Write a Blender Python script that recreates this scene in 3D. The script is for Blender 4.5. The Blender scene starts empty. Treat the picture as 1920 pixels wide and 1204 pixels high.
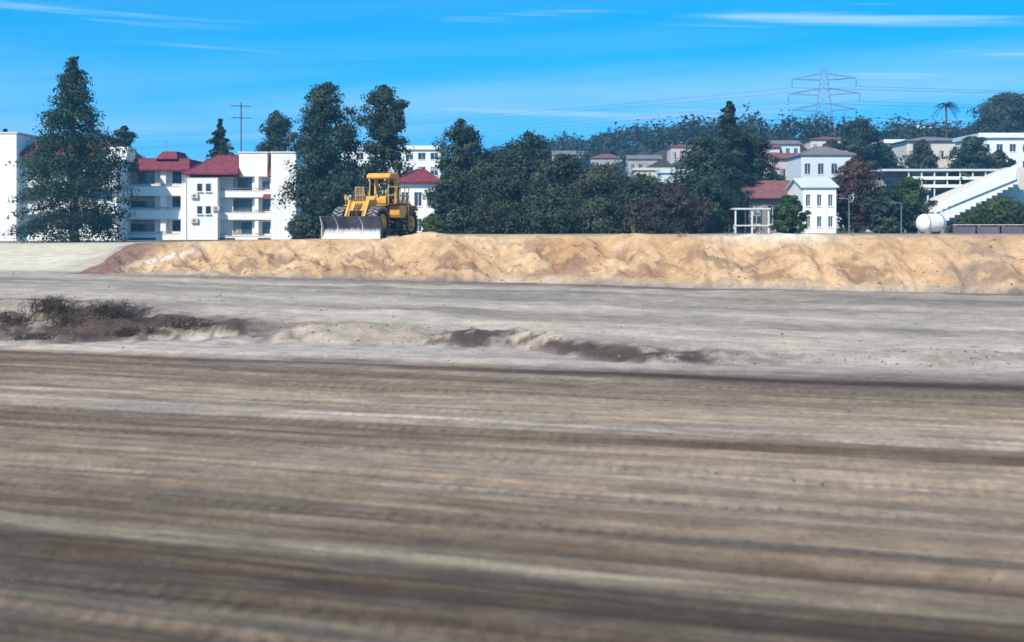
import bpy, math, random
import numpy as np
from mathutils import Vector, Matrix, Quaternion

sc = bpy.context.scene
col = sc.collection
PI = math.pi
R = math.radians

# ------------------------------------------------------------------ camera
CAM_H = 3.6                      # eye height above the haul road (m)
FPX = 2667.0                     # focal length in pixels of the 1920 px wide picture
HOR = 430.0                      # picture row of the horizon
cam_data = bpy.data.cameras.new('camera')
cam_data.sensor_width = 36.0
cam_data.lens = 50.0
cam_data.shift_y = -(602.0 - HOR) / 1920.0
cam_data.clip_start = 0.1
cam_data.clip_end = 20000.0
cam_data.dof.use_dof = True
cam_data.dof.focus_distance = 78.0
cam_data.dof.aperture_fstop = 0.85
cam = bpy.data.objects.new('camera', cam_data)
cam.location = (0, 0, CAM_H)
cam.rotation_euler = (PI / 2, 0, 0)
col.objects.link(cam)
sc.camera = cam

# ------------------------------------------------------------------ sun, sky, exposure
SUN_EL, SUN_AZ = 41.0, 213.0     # azimuth clockwise from +Y (the view direction)
sun_data = bpy.data.lights.new('sun', 'SUN')
sun_data.energy = 5.0
sun_data.angle = R(0.53)
sun_data.color = (1.0, 0.89, 0.72)
sun = bpy.data.objects.new('sun', sun_data)
_d = Vector((math.sin(R(SUN_AZ)) * math.cos(R(SUN_EL)), math.cos(R(SUN_AZ)) * math.cos(R(SUN_EL)), math.sin(R(SUN_EL))))
sun.rotation_euler = _d.to_track_quat('Z', 'Y').to_euler()
col.objects.link(sun)

world = bpy.data.worlds.new('World')
sc.world = world
world.use_nodes = True
nt = world.node_tree
nt.nodes.clear()
def wn(t, **kw):
    n = nt.nodes.new(t)
    for k, v in kw.items(): setattr(n, k, v)
    return n
def wl(a, b): nt.links.new(a, b)
def wmath(op, a, b=None, c=None):
    n = wn('ShaderNodeMath', operation=op)
    for i, x in enumerate((a, b, c)):
        if x is None: continue
        if isinstance(x, (int, float)): n.inputs[i].default_value = x
        else: wl(x, n.inputs[i])
    return n.outputs[0]
OFF1, OFF2 = 37.4, 26.7
tc = wn('ShaderNodeTexCoord')
sep = wn('ShaderNodeSeparateXYZ'); wl(tc.outputs['Generated'], sep.inputs[0])
zr = wmath('MULTIPLY_ADD', sep.outputs['Z'], 1.7, 0.20)      # deep clear air: the blue starts low over the horizon
cmb = wn('ShaderNodeCombineXYZ')
wl(sep.outputs['X'], cmb.inputs[0]); wl(sep.outputs['Y'], cmb.inputs[1]); wl(zr, cmb.inputs[2])
nrm = wn('ShaderNodeVectorMath', operation='NORMALIZE'); wl(cmb.outputs[0], nrm.inputs[0])
sky = wn('ShaderNodeTexSky', sky_type='NISHITA', sun_disc=False)
sky.sun_elevation = R(SUN_EL); sky.sun_rotation = R(SUN_AZ)
sky.altitude = 200.0; sky.air_density = 1.0; sky.dust_density = 0.25; sky.ozone_density = 2.0
wl(nrm.outputs[0], sky.inputs['Vector'])
hs = wn('ShaderNodeHueSaturation'); hs.inputs['Saturation'].default_value = 1.62; hs.inputs['Hue'].default_value = 0.484
hs.inputs['Value'].default_value = 2.5
wl(sky.outputs[0], hs.inputs['Color'])
# thin cirrus: long streaks spread over the whole sky
az = wmath('ARCTAN2', sep.outputs['X'], sep.outputs['Y'])
el = wmath('ARCSINE', sep.outputs['Z'])
def cirrus(kaz, kel, tilt, off, lo, hi, saz=0.0, sel=0.0):
    e2 = wmath('ADD', wmath('MULTIPLY_ADD', az, tilt, el), sel)
    cv = wn('ShaderNodeCombineXYZ')
    wl(wmath('MULTIPLY', wmath('SUBTRACT', az, saz), kaz), cv.inputs[0]); wl(wmath('MULTIPLY', e2, kel), cv.inputs[1]); cv.inputs[2].default_value = off
    n = wn('ShaderNodeTexNoise'); n.inputs['Scale'].default_value = 1.0; n.inputs['Detail'].default_value = 6.0
    n.inputs['Roughness'].default_value = 0.55; n.inputs['Distortion'].default_value = 0.35
    wl(cv.outputs[0], n.inputs['Vector'])
    m = wn('ShaderNodeMapRange', interpolation_type='SMOOTHSTEP'); m.inputs['From Min'].default_value = lo; m.inputs['From Max'].default_value = hi
    wl(n.outputs['Fac'], m.inputs['Value'])
    return m.outputs[0]
c1 = cirrus(2.0, 60.0, 0.035, OFF1, 0.58, 0.72, 0.075, -0.0225)
c2 = cirrus(1.6, 24.0, -0.05, OFF2, 0.36, 0.66)
veil = wn('ShaderNodeMapRange', interpolation_type='SMOOTHSTEP')      # thin milky veil low over the horizon, all the way round
veil.inputs['From Min'].default_value = 0.145; veil.inputs['From Max'].default_value = 0.045; wl(el, veil.inputs['Value'])
vl = wmath('MULTIPLY', veil.outputs[0], wmath('MULTIPLY_ADD', c2, 0.75, 0.25))
cm = wmath('MINIMUM', wmath('ADD', wmath('ADD', wmath('MULTIPLY', c1, 0.95), wmath('MULTIPLY', c2, 0.10)), vl), 0.8)
mixc = wn('ShaderNodeMix', data_type='RGBA')
wl(cm, mixc.inputs['Factor']); wl(hs.outputs[0], mixc.inputs['A']); mixc.inputs['B'].default_value = (4.0, 7.2, 10.8, 1)
bg = wn('ShaderNodeBackground'); bg.inputs['Strength'].default_value = 0.10
wl(mixc.outputs['Result'], bg.inputs['Color'])
wo = wn('ShaderNodeOutputWorld'); wl(bg.outputs[0], wo.inputs['Surface'])

vs_ = sc.view_settings
sc.display_settings.display_device = 'sRGB'
vs_.view_transform = 'Standard'; vs_.look = 'None'; vs_.gamma = 1.0; vs_.use_curve_mapping = False
vs_.exposure = 0.15
sc.cycles.use_denoising = True
sc.cycles.max_bounces = 6
sc.cycles.diffuse_bounces = 3
sc.cycles.transparent_max_bounces = 8
sc.cycles.volume_bounces = 1

# ------------------------------------------------------------------ helpers
def tag(o, label=None, cat=None, group=None, kind=None):
    if label: o['label'] = label
    if cat: o['category'] = cat
    if group: o['group'] = group
    if kind: o['kind'] = kind
    return o
def empty(name, loc=(0, 0, 0), rz=0.0, label=None, cat=None, group=None):
    o = bpy.data.objects.new(name, None); col.objects.link(o)
    o.location = loc; o.rotation_euler = (0, 0, rz); o.empty_display_size = 0.3
    return tag(o, label, cat, group)
def copy_tree(o, parent=None):
    c = o.copy(); col.objects.link(c)
    if parent is not None: c.parent = parent
    for ch in list(o.children): copy_tree(ch, c)
    return c
def sstep(a, b, x):
    t = np.clip((x - a) / (b - a), 0, 1); return t * t * (3 - 2 * t)
def px(x, Y): return (x - 960.0) / FPX * Y           # picture column -> metres to the side at distance Y
def pz(y, Y): return CAM_H - (y - HOR) / FPX * Y     # picture row -> height at distance Y

class MB:
    def __init__(s): s.v = []; s.f = []
    def add(s, vs, fs, M=None):
        b = len(s.v)
        s.v += [tuple(M @ Vector(p)) if M else tuple(p) for p in vs]
        s.f += [tuple(b + i for i in f) for f in fs]
        return s
    def box(s, x0, x1, y0, y1, z0, z1, M=None):
        vs = [(x0, y0, z0), (x1, y0, z0), (x1, y1, z0), (x0, y1, z0), (x0, y0, z1), (x1, y0, z1), (x1, y1, z1), (x0, y1, z1)]
        return s.add(vs, [(0, 3, 2, 1), (4, 5, 6, 7), (0, 1, 5, 4), (1, 2, 6, 5), (2, 3, 7, 6), (3, 0, 4, 7)], M)
    def bar(s, p, q, w, h=None, up=(0, 0, 1)):
        h = h or w; p = Vector(p); q = Vector(q); d = (q - p).normalized(); u = Vector(up)
        if abs(d.dot(u)) > 0.98: u = Vector((1, 0, 0))
        a = d.cross(u).normalized() * w / 2; b = a.cross(d).normalized() * h / 2
        vs = [p - a - b, p + a - b, p + a + b, p - a + b, q - a - b, q + a - b, q + a + b, q - a + b]
        return s.add(vs, [(0, 3, 2, 1), (4, 5, 6, 7), (0, 1, 5, 4), (1, 2, 6, 5), (2, 3, 7, 6), (3, 0, 4, 7)])
    def tube(s, pts, rad, n=8, cap=True):
        pts = [Vector(p) for p in pts]
        if isinstance(rad, (int, float)): rad = [rad] * len(pts)
        b = len(s.v); prev = None
        for i, p in enumerate(pts):
            d = (pts[min(i + 1, len(pts) - 1)] - pts[max(i - 1, 0)]).normalized()
            a = d.cross(Vector((0, 0, 1)) if abs(d.z) < 0.95 else Vector((1, 0, 0))).normalized() if prev is None else (prev - d * prev.dot(d)).normalized()
            prev = a; c = d.cross(a)
            for k in range(n):
                t = 2 * PI * k / n; s.v.append(tuple(p + (a * math.cos(t) + c * math.sin(t)) * rad[i]))
        for i in range(len(pts) - 1):
            for k in range(n):
                k2 = (k + 1) % n; s.f.append((b + i * n + k, b + i * n + k2, b + (i + 1) * n + k2, b + (i + 1) * n + k))
        if cap:
            s.f.append(tuple(b + k for k in range(n))[::-1]); s.f.append(tuple(b + (len(pts) - 1) * n + k for k in range(n)))
        return s
    def prism(s, poly, axis, a0, a1):
        # poly: 2D outline; axis 'x': (y,z), 'y': (x,z), 'z': (x,y)
        def P(u, w, a): return {'x': (a, u, w), 'y': (u, a, w), 'z': (u, w, a)}[axis]
        n = len(poly)
        vs = [P(u, w, a0) for u, w in poly] + [P(u, w, a1) for u, w in poly]
        fs = [tuple(range(n))[::-1], tuple(range(n, 2 * n))] + [(i, (i + 1) % n, n + (i + 1) % n, n + i) for i in range(n)]
        return s.add(vs, fs)
    def lathe(s, prof, n=24, M=None, closed=False):
        # profile of (radius, along) about the local Y axis
        b = []; m = len(prof)
        for k in range(n):
            t = 2 * PI * k / n
            b += [(r * math.cos(t), a, r * math.sin(t)) for r, a in prof]
        fs = []
        for k in range(n):
            k2 = (k + 1) % n
            for i in range(m if closed else m - 1):
                j = (i + 1) % m
                fs.append((k * m + i, k * m + j, k2 * m + j, k2 * m + i))
        return s.add(b, fs, M)
    def build(s, name, mat, parent=None, smooth=False, bevel=0.0, loc=None):
        me = bpy.data.meshes.new(name); me.from_pydata(s.v, [], s.f); me.update()
        import bmesh
        bm = bmesh.new(); bm.from_mesh(me); bmesh.ops.recalc_face_normals(bm, faces=bm.faces); bm.to_mesh(me); bm.free()
        if smooth:
            me.polygons.foreach_set('use_smooth', [True] * len(me.polygons))
            try: me.set_sharp_from_angle(angle=R(40))
            except Exception: pass
        o = bpy.data.objects.new(name, me); col.objects.link(o)
        if mat: me.materials.append(mat)
        if parent is not None: o.parent = parent
        if loc: o.location = loc
        if bevel:
            md = o.modifiers.new('bevel', 'BEVEL'); md.width = bevel; md.segments = 2; md.limit_method = 'ANGLE'; md.angle_limit = R(35)
        return o

def np_mesh(name, V, F, mat, parent=None, smooth=True, attrs=None):
    V = np.asarray(V, np.float32); F = np.asarray(F, np.int32); k = F.shape[1]
    me = bpy.data.meshes.new(name)
    me.vertices.add(len(V)); me.vertices.foreach_set('co', V.ravel())
    me.loops.add(F.size); me.loops.foreach_set('vertex_index', F.ravel())
    me.polygons.add(len(F)); me.polygons.foreach_set('loop_start', np.arange(0, F.size, k, dtype=np.int32))
    me.polygons.foreach_set('loop_total', np.full(len(F), k, np.int32))
    if smooth: me.polygons.foreach_set('use_smooth', np.ones(len(F), bool))
    for nm, A in (attrs or {}).items():
        A = np.asarray(A, np.float32)
        if A.ndim == 1:
            at = me.attributes.new(nm, 'FLOAT', 'POINT'); at.data.foreach_set('value', A)
        else:
            at = me.attributes.new(nm, 'FLOAT_COLOR', 'POINT'); at.data.foreach_set('color', np.concatenate([A, np.ones((len(A), 1), np.float32)], 1).ravel())
    me.update(calc_edges=True); me.validate()
    if mat: me.materials.append(mat)
    o = bpy.data.objects.new(name, me); col.objects.link(o)
    if parent is not None: o.parent = parent
    return o
def grid_faces(nr, nc):
    i = np.arange(nr - 1)[:, None] * nc + np.arange(nc - 1)[None, :]
    return np.stack([i, i + 1, i + nc + 1, i + nc], -1).reshape(-1, 4)

def _hash(ix, iy, seed):
    h = (ix.astype(np.int64) * 374761393 + iy.astype(np.int64) * 668265263 + seed * 974634777) & 0xffffffff
    h = ((h ^ (h >> 13)) * 1274126177) & 0xffffffff
    h = ((h ^ (h >> 16)) * 2246822519) & 0xffffffff
    return ((h ^ (h >> 15)) & 0xffffff) / float(0xffffff)
def vnoise(x, y, seed=0):
    x = np.asarray(x, float); y = np.asarray(y, float)
    x0 = np.floor(x); y0 = np.floor(y); fx = x - x0; fy = y - y0
    fx = fx ** 3 * (fx * (fx * 6 - 15) + 10); fy = fy ** 3 * (fy * (fy * 6 - 15) + 10)
    a = _hash(x0, y0, seed); b = _hash(x0 + 1, y0, seed); c = _hash(x0, y0 + 1, seed); d = _hash(x0 + 1, y0 + 1, seed)
    return (a * (1 - fx) + b * fx) * (1 - fy) + (c * (1 - fx) + d * fx) * fy
def fbm(x, y, seed=0, octv=4, gain=0.5):
    s = 0; a = 1; t = 0
    for k in range(octv):
        s = s + a * vnoise(np.asarray(x) * 2 ** k + 17.3 * k, np.asarray(y) * 2 ** k - 9.1 * k, seed + k); t += a; a *= gain
    return s / t                      # 0..1

# ------------------------------------------------------------------ materials
class NT:
    def __init__(s, name):
        s.m = bpy.data.materials.new(name); s.m.use_nodes = True; s.t = s.m.node_tree
        s.b = s.t.nodes['Principled BSDF']; s.out = s.t.nodes['Material Output']
    def n(s, typ, **kw):
        n = s.t.nodes.new(typ)
        for k, v in kw.items(): setattr(n, k, v)
        return n
    def l(s, a, b): s.t.links.new(a, b)
    def coord(s, scale=(1, 1, 1), rot=(0, 0, 0), kind='Object'):
        t = s.n('ShaderNodeTexCoord'); v = t.outputs[kind]
        if rot != (0, 0, 0):                                    # turn first, then stretch
            r = s.n('ShaderNodeMapping'); r.inputs['Rotation'].default_value = rot; s.l(v, r.inputs['Vector']); v = r.outputs[0]
        m = s.n('ShaderNodeMapping'); m.inputs['Scale'].default_value = scale
        s.l(v, m.inputs['Vector']); return m.outputs[0]
    def noise(s, vec, scale, detail=4, rough=0.55, dist=0.0):
        n = s.n('ShaderNodeTexNoise'); n.inputs['Scale'].default_value = scale; n.inputs['Detail'].default_value = detail
        n.inputs['Roughness'].default_value = rough; n.inputs['Distortion'].default_value = dist
        if vec is not None: s.l(vec, n.inputs['Vector'])
        return n.outputs['Fac']
    def rng(s, v, a, b, c, d, smooth=False):
        n = s.n('ShaderNodeMapRange')
        if smooth: n.interpolation_type = 'SMOOTHSTEP'
        for k, x in zip(('From Min', 'From Max', 'To Min', 'To Max'), (a, b, c, d)): n.inputs[k].default_value = x
        s.l(v, n.inputs['Value']); return n.outputs[0]
    def mix(s, f, a, b, blend='MIX'):
        n = s.n('ShaderNodeMix', data_type='RGBA', blend_type=blend)
        for k, x in (('Factor', f), ('A', a), ('B', b)):
            if isinstance(x, (int, float)): n.inputs[k].default_value = x
            elif isinstance(x, tuple): n.inputs[k].default_value = (*x, 1) if len(x) == 3 else x
            else: s.l(x, n.inputs[k])
        return n.outputs['Result']
    def bump(s, h, strength, dist=0.02, prev=None):
        n = s.n('ShaderNodeBump'); n.inputs['Strength'].default_value = strength; n.inputs['Distance'].default_value = dist
        s.l(h, n.inputs['Height'])
        if prev is not None: s.l(prev, n.inputs['Normal'])
        return n.outputs[0]
def mat(name, c, rough=0.8, metal=0.0, var=0.25, scale=2.0, bump=0.0, bscale=25.0, spec=0.3, dirt=None, dirt_amt=0.0):
    k = NT(name); v = k.coord()
    f = k.noise(v, scale, 5)
    c2 = tuple(x * (1 - var) for x in c); c3 = tuple(min(1, x * (1 + var * 0.6)) for x in c)
    colr = k.mix(k.rng(f, 0.3, 0.7, 0, 1), c2, c3)
    if dirt:
        g = k.noise(v, scale * 2.7, 6, 0.65)
        colr = k.mix(k.rng(g, 0.62 - dirt_amt * 0.35, 0.72, 0, 0.9), colr, dirt)
    k.l(colr, k.b.inputs['Base Color'])
    k.b.inputs['Roughness'].default_value = rough; k.b.inputs['Metallic'].default_value = metal
    k.b.inputs['Specular IOR Level'].default_value = spec
    if bump: k.l(k.bump(k.noise(v, bscale, 4), bump), k.b.inputs['Normal'])
    return k.m
# ================================================================== TERRAIN
# the haul road, the banks and the berm all run along one line: v = Y + SK*X is constant on it
SK = 0.38
def interp(x, xs, ys): return np.interp(x, xs, ys)
def z_plateau(X, Y):
    near = interp(X, [-60, -24, -12, -7.5, -2, 40], [2.35, 2.72, 2.98, 3.06, 3.26, 3.28])
    a = X / np.maximum(Y, 1.0)
    far = interp(a, [-0.36, -0.14, -0.06, 0.4], [2.30, 2.42, 3.18, 3.18])
    t = sstep(95, 125, Y)
    return near * (1 - t) + far * t
def z_toe(X): return interp(X, [-40, -28, 22, 40], [1.2, 1.17, 0.74, 0.66])
def scarp_v(X): return interp(X, [-30, -17, -8, 0, 3.5, 8, 20], [37.6, 38.6, 40.6, 41.2, 38.6, 38.6, 42.0]) + (fbm(X * 0.45, X * 0 + 3.1, 5, 4) - 0.5) * 2.2
def scarp_h(X): return interp(X, [-30, -17, -9, 0, 4, 10, 30], [1.05, 1.0, 0.66, 0.42, 0.28, 0.18, 0.15])
def ground_z(X, Y):
    X = np.asarray(X, float); Y = np.asarray(Y, float)
    v = Y + SK * X; u = X - SK * Y
    sv = scarp_v(X); sh = scarp_h(X)
    edge = 36.9 + (fbm(u * 0.16, v * 0 + 1.0, 31, 3) - 0.5) * 1.1
    z = 0.0 + 0.13 * sstep(edge, edge + 1.1, v)
    wid = interp(X, [-17, -8, 0, 10], [5.5, 3.6, 2.2, 2.0])
    t = np.clip((v - sv) / wid, 0, 1)
    z = z + sh * (1 - (1 - t) ** 1.7)
    base = 0.13 + sh
    toe = z_toe(X)
    z = z + (toe - base) * sstep(sv + 4, 70, v)
    # long graded ruts near the camera, fading out in the distance
    nearw = 1 - sstep(33, 40, v)
    rut = (fbm(u * 0.045, v * 0.9, 11, 5, 0.55) - 0.5) * 0.30 + (fbm(u * 0.11, v * 3.3, 12, 3) - 0.5) * 0.10
    z = z + rut * nearw
    mid = sstep(38, 42, v) * (1 - sstep(68, 71, v))
    z = z + mid * ((fbm(u * 0.10, v * 0.34, 21, 5) - 0.5) * 0.34 + (fbm(u * 0.55, v * 0.9, 22, 4) - 0.5) * 0.16)
    # broken, lumpy face of the bank
    bank = np.exp(-((v - sv - wid * 0.45) / (wid * 0.55)) ** 2) * interp(X, [-17, -6, 4, 10], [1, 0.8, 0.55, 0.2])
    z = z + bank * ((fbm(u * 0.8, v * 0.8, 41, 5, 0.6) - 0.5) * 0.75)
    # rise to the upper level: steep under the berm, a long ramp beyond its end
    w = sstep(-28, -23, X)
    v1 = 98 * (1 - w) + 76.5 * w; v0 = 66 * (1 - w) + 71.2 * w
    t = sstep(v0, v1, v)
    zp = z_plateau(X, Y) - 0.12 * (1 - sstep(90, 100, Y))
    z = z * (1 - t) + zp * t
    z = z + t * sstep(72, 90, v) * (fbm(u * 0.08, v * 0.15, 51, 4) - 0.5) * 0.10
    return z

def soil_colour(X, Y):
    v = Y + SK * X; u = X - SK * Y
    def lerp(a, b, t): t = np.asarray(t)[..., None]; return a * (1 - t) + b * t
    A = lambda *c: np.array(c)
    # foreground: trafficked brown soil in long light and dark lanes
    wv = v + (fbm(u * 0.05, v * 0.25, 64, 3) - 0.5) * 1.3                 # lanes wander and cross
    lane = fbm(u * 0.02, wv * 0.36, 61, 4, 0.55); fine = fbm(u * 0.05, wv * 2.2, 62, 5, 0.6)
    k = np.clip((lane * 0.5 + fine * 0.5 - 0.30) / 0.40, 0, 1)
    c = lerp(A(0.135, 0.094, 0.062), A(0.40, 0.298, 0.210), k)
    c = c * interp(v, [8, 14, 19, 26, 36], [0.34, 0.46, 0.72, 0.97, 1.02])[..., None]      # lens vignette painted into the soil colour: darker towards the camera
    # two pale, dried tyre lanes
    for vc, wd, col_, am in ((26.3, 0.7, A(0.46, 0.385, 0.32), 0.60), (15.2, 0.40, A(0.34, 0.275, 0.185), 0.6), (12.4, 0.25, A(0.27, 0.22, 0.15), 0.4)):
        off = (fbm(u * 0.06, v * 0, 63 + int(vc), 3) - 0.5) * wd * 2.2
        m = np.exp(-((v - vc - off) / wd) ** 2) * am * np.clip(fbm(u * 0.12, v * 3.0, 66, 5, 0.6) * 3.6 - 1.1, 0, 1.2)
        c = lerp(c, col_, np.clip(m, 0, 1))
    # light road strip behind the dark rut
    edge = 36.9 + (fbm(u * 0.16, v * 0 + 1.0, 31, 3) - 0.5) * 1.1
    sv = scarp_v(X); wid = interp(X, [-17, -8, 0, 10], [5.5, 3.6, 2.2, 2.0])
    grain = fbm(u * 0.3, v * 0.8, 71, 5)
    strip = lerp(A(0.36, 0.290, 0.235), A(0.54, 0.45, 0.37), grain)
    c = lerp(c, strip, sstep(edge, edge + 0.8, v))
    dark = np.exp(-((v - edge + 0.55) / (0.65 + 0.10 * np.clip(X + 3, 0, 20))) ** 2) * interp(X, [-17, -6, 3, 14], [0.6, 0.75, 1.0, 1.1]) * np.clip(0.35 + fbm(u * 0.1, v * 1.3, 72, 4) * 1.1, 0, 1)
    c = lerp(c, A(0.070, 0.048, 0.038), np.clip(dark, 0, 1))
    # middle level: pale grey fill with cooler, darker lanes
    g = fbm(u * 0.05, v * 0.22, 73, 5); g2 = fbm(u * 0.25, v * 0.5, 74, 4)
    grey = lerp(A(0.315, 0.250, 0.196), A(0.56, 0.455, 0.345), np.clip((g * 0.7 + g2 * 0.3 - 0.33) / 0.34, 0, 1))
    for vc, wd, am in ((63.0, 1.6, 0.85), (57.5, 2.2, 0.5), (51.0, 1.2, 0.4)):
        off = (fbm(u * 0.05, v * 0, 90 + int(vc), 3) - 0.5) * 4
        m = np.exp(-((v - vc - off) / wd) ** 2) * am * np.clip(fbm(u * 0.12, v * 0.6, 77, 4) * 1.7, 0, 1)
        grey = lerp(grey, A(0.180, 0.155, 0.135), np.clip(m, 0, 1))
    c = lerp(c, grey, sstep(sv - 0.2, sv + 1.0, v))
    # damp dark soil slumped on the bank face
    bm_ = fbm(u * 0.42, v * 0.42, 81, 5, 0.6); bf = fbm(u * 2.4, v * 2.4, 82, 4, 0.6)
    where = np.exp(-((v - sv - wid * interp(X, [-16, -8], [0.5, 0.35])) / (wid * interp(X, [-16, -8], [0.75, 0.55]))) ** 2) * interp(X, [-30, -14, -9, -7, -4, -2.5, -1, 0.6, 1.6, 4.5, 6, 9], [1.05, 1.05, 0.85, 0.40, 0.28, 0.55, 1.0, 0.7, 0.85, 0.9, 0.42, 0.25])
    m = sstep(0.42, 0.56, bm_ * 0.66 + bf * 0.34 + (where - 0.55) * 0.22) * np.clip(where * 1.3, 0, 1)
    c = lerp(c, A(0.075, 0.052, 0.042), np.clip(m * 0.95, 0, 1))
    # toe shadow of the berm, painted into the soil colour as a dark strip
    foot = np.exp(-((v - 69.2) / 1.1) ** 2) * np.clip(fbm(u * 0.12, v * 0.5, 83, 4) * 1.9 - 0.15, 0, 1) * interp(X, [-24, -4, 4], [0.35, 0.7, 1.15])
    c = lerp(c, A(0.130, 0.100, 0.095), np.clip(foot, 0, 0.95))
    # pale sandy ramp beyond the left end of the berm, dusty level above
    pale = lerp(A(0.62, 0.52, 0.36), A(0.76, 0.66, 0.48), fbm(u * 0.1, v * 0.3, 84, 4))
    pw = (1 - sstep(-27.5, -23.0, X + (v - 72) * 0.15 + (fbm(u * 0.4, v * 0.4, 87, 4) - 0.5) * 4)) * sstep(67.0, 72.5, v + (fbm(u * 0.2, v * 0.2, 85, 3) - 0.5) * 4)
    c = lerp(c, pale, pw)
    top = lerp(A(0.30, 0.24, 0.19), A(0.40, 0.33, 0.26), fbm(u * 0.1, v * 0.3, 86, 4))
    c = lerp(c, top, sstep(76, 84, v) * sstep(-27, -22, X))
    far = A(0.16, 0.15, 0.12)
    c = lerp(c, far, sstep(120, 150, Y))
    return c

def soil_material(name, streak, grain_scale, bump_near):
    k = NT(name)
    at = k.n('ShaderNodeAttribute', attribute_name='soil')
    rotz = math.atan(SK)
    # lanes along the haul road
    vs1 = k.coord((0.16, 3.2, 1.0), (0, 0, rotz)); f1 = k.noise(vs1, 1.6, 6, 0.62)
    vs2 = k.coord((0.5, 9.0, 1.0), (0, 0, rotz)); f2 = k.noise(vs2, 1.7, 5, 0.6)
    vo = k.coord(); f3 = k.noise(vo, grain_scale, 7, 0.62)
    f4 = k.noise(vo, grain_scale * 7, 4, 0.6)
    a = k.n('ShaderNodeAttribute', attribute_name='streak')
    s1 = k.rng(f1, 0.28, 0.72, 1 - streak, 1 + streak); s2 = k.rng(f2, 0.28, 0.72, 1 - streak * 0.6, 1 + streak * 0.6)
    tk = k.n('ShaderNodeAttribute', attribute_name='track')
    vt = k.coord((1, 1, 1), (0, 0, rotz)); wv = k.n('ShaderNodeTexWave', wave_type='BANDS', bands_direction='X', wave_profile='TRI')
    wv.inputs['Scale'].default_value = 1.25; wv.inputs['Distortion'].default_value = 2.2; wv.inputs['Detail'].default_value = 3; wv.inputs['Detail Scale'].default_value = 1.6; k.l(vt, wv.inputs['Vector'])
    lug = k.n('ShaderNodeMath', operation='MULTIPLY'); k.l(wv.outputs['Fac'], lug.inputs[0]); k.l(tk.outputs['Fac'], lug.inputs[1])
    mm = k.n('ShaderNodeMath', operation='MULTIPLY'); k.l(s1, mm.inputs[0]); k.l(s2, mm.inputs[1])
    one = k.mix(a.outputs['Fac'], (1, 1, 1), mm.outputs[0])
    g = k.rng(f3, 0.25, 0.75, 0.72, 1.24); g4 = k.rng(f4, 0.25, 0.75, 0.80, 1.16)
    c = k.mix(1.0, at.outputs['Color'], one, 'MULTIPLY')
    c = k.mix(1.0, c, g, 'MULTIPLY'); c = k.mix(1.0, c, g4, 'MULTIPLY')
    k.l(c, k.b.inputs['Base Color']); k.b.inputs['Roughness'].default_value = 0.95; k.b.inputs['Specular IOR Level'].default_value = 0.12
    n1 = k.bump(f3, 0.55 * bump_near, 0.12); n2 = k.bump(f4, 0.6 * bump_near, 0.02, n1); n3 = k.bump(f1, 0.35 * streak, 0.05, n2)
    n4 = k.bump(lug.outputs[0], 0.8, 0.06, n3)
    k.l(n4, k.b.inputs['Normal'])
    return k.m
M_soil = soil_material('graded_soil', 0.36, 1.3, 1.3)
M_berm = soil_material('berm_soil', 0.0, 1.6, 1.7)

def build_ground():
    t = np.linspace(0, 1, 520)
    Yn = 1.0 / (1 / 7.5 + t * (1 / 92.0 - 1 / 7.5)) * 0.82 + (7.5 + t * 84.5) * 0.18      # rows dense near the camera and far
    rows = np.concatenate([[-400, -120, -40, -14, -4, 2, 5], Yn, [95, 99, 104, 110, 118, 127, 140, 160, 190, 240, 320, 500, 900, 1800, 4000]])
    nc = 560
    s = np.linspace(-1, 1, nc)
    hw = np.where(rows < 95, 0.44 * np.abs(rows) + 7.0, np.minimum(0.44 * rows + 7 + (rows - 95) * 1.2, 9000))
    hw[:6] = np.maximum(hw[:6], 60)
    hw[0] = 700; hw[1] = 300
    # beyond the picture the columns fan out so that the sheet also covers the sides
    edge = np.sign(s) * np.clip((np.abs(s) - 0.92) / 0.08, 0, 1) ** 2
    X = s[None, :] * hw[:, None] + edge[None, :] * np.maximum(120, np.abs(rows) * 1.5)[:, None]
    Y = np.repeat(rows[:, None], nc, 1)
    Z = ground_z(X, Y)
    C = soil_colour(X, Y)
    v = Y + SK * X
    st = interp(v, [33, 40, 60, 72], [1.0, 0.45, 0.35, 0.15])
    u = X - SK * Y; tr = np.zeros_like(X)
    for j, (vc, wd) in enumerate(((33.6, .35), (31.2, .35), (28.0, .33), (24.4, .33), (22.6, .30), (20.2, .30), (18.6, .28), (17.0, .28), (14.2, .26), (13.0, .26), (11.2, .25))):
        cen_ = vc + (fbm(u * 0.03, u * 0, 150 + j, 3) - 0.5) * 2.4
        m_ = np.clip(1.3 - np.abs(v - cen_) / wd, 0, 1) * sstep(.30, .55, fbm(u * 0.07, u * 0 + j, 170 + j, 3))
        tr = np.maximum(tr, m_); Z = Z - 0.035 * m_
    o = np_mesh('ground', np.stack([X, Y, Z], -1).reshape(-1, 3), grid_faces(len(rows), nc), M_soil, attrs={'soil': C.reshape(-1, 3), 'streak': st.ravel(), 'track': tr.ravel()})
    tag(o, kind='structure')
    return o
ground = build_ground()

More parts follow.
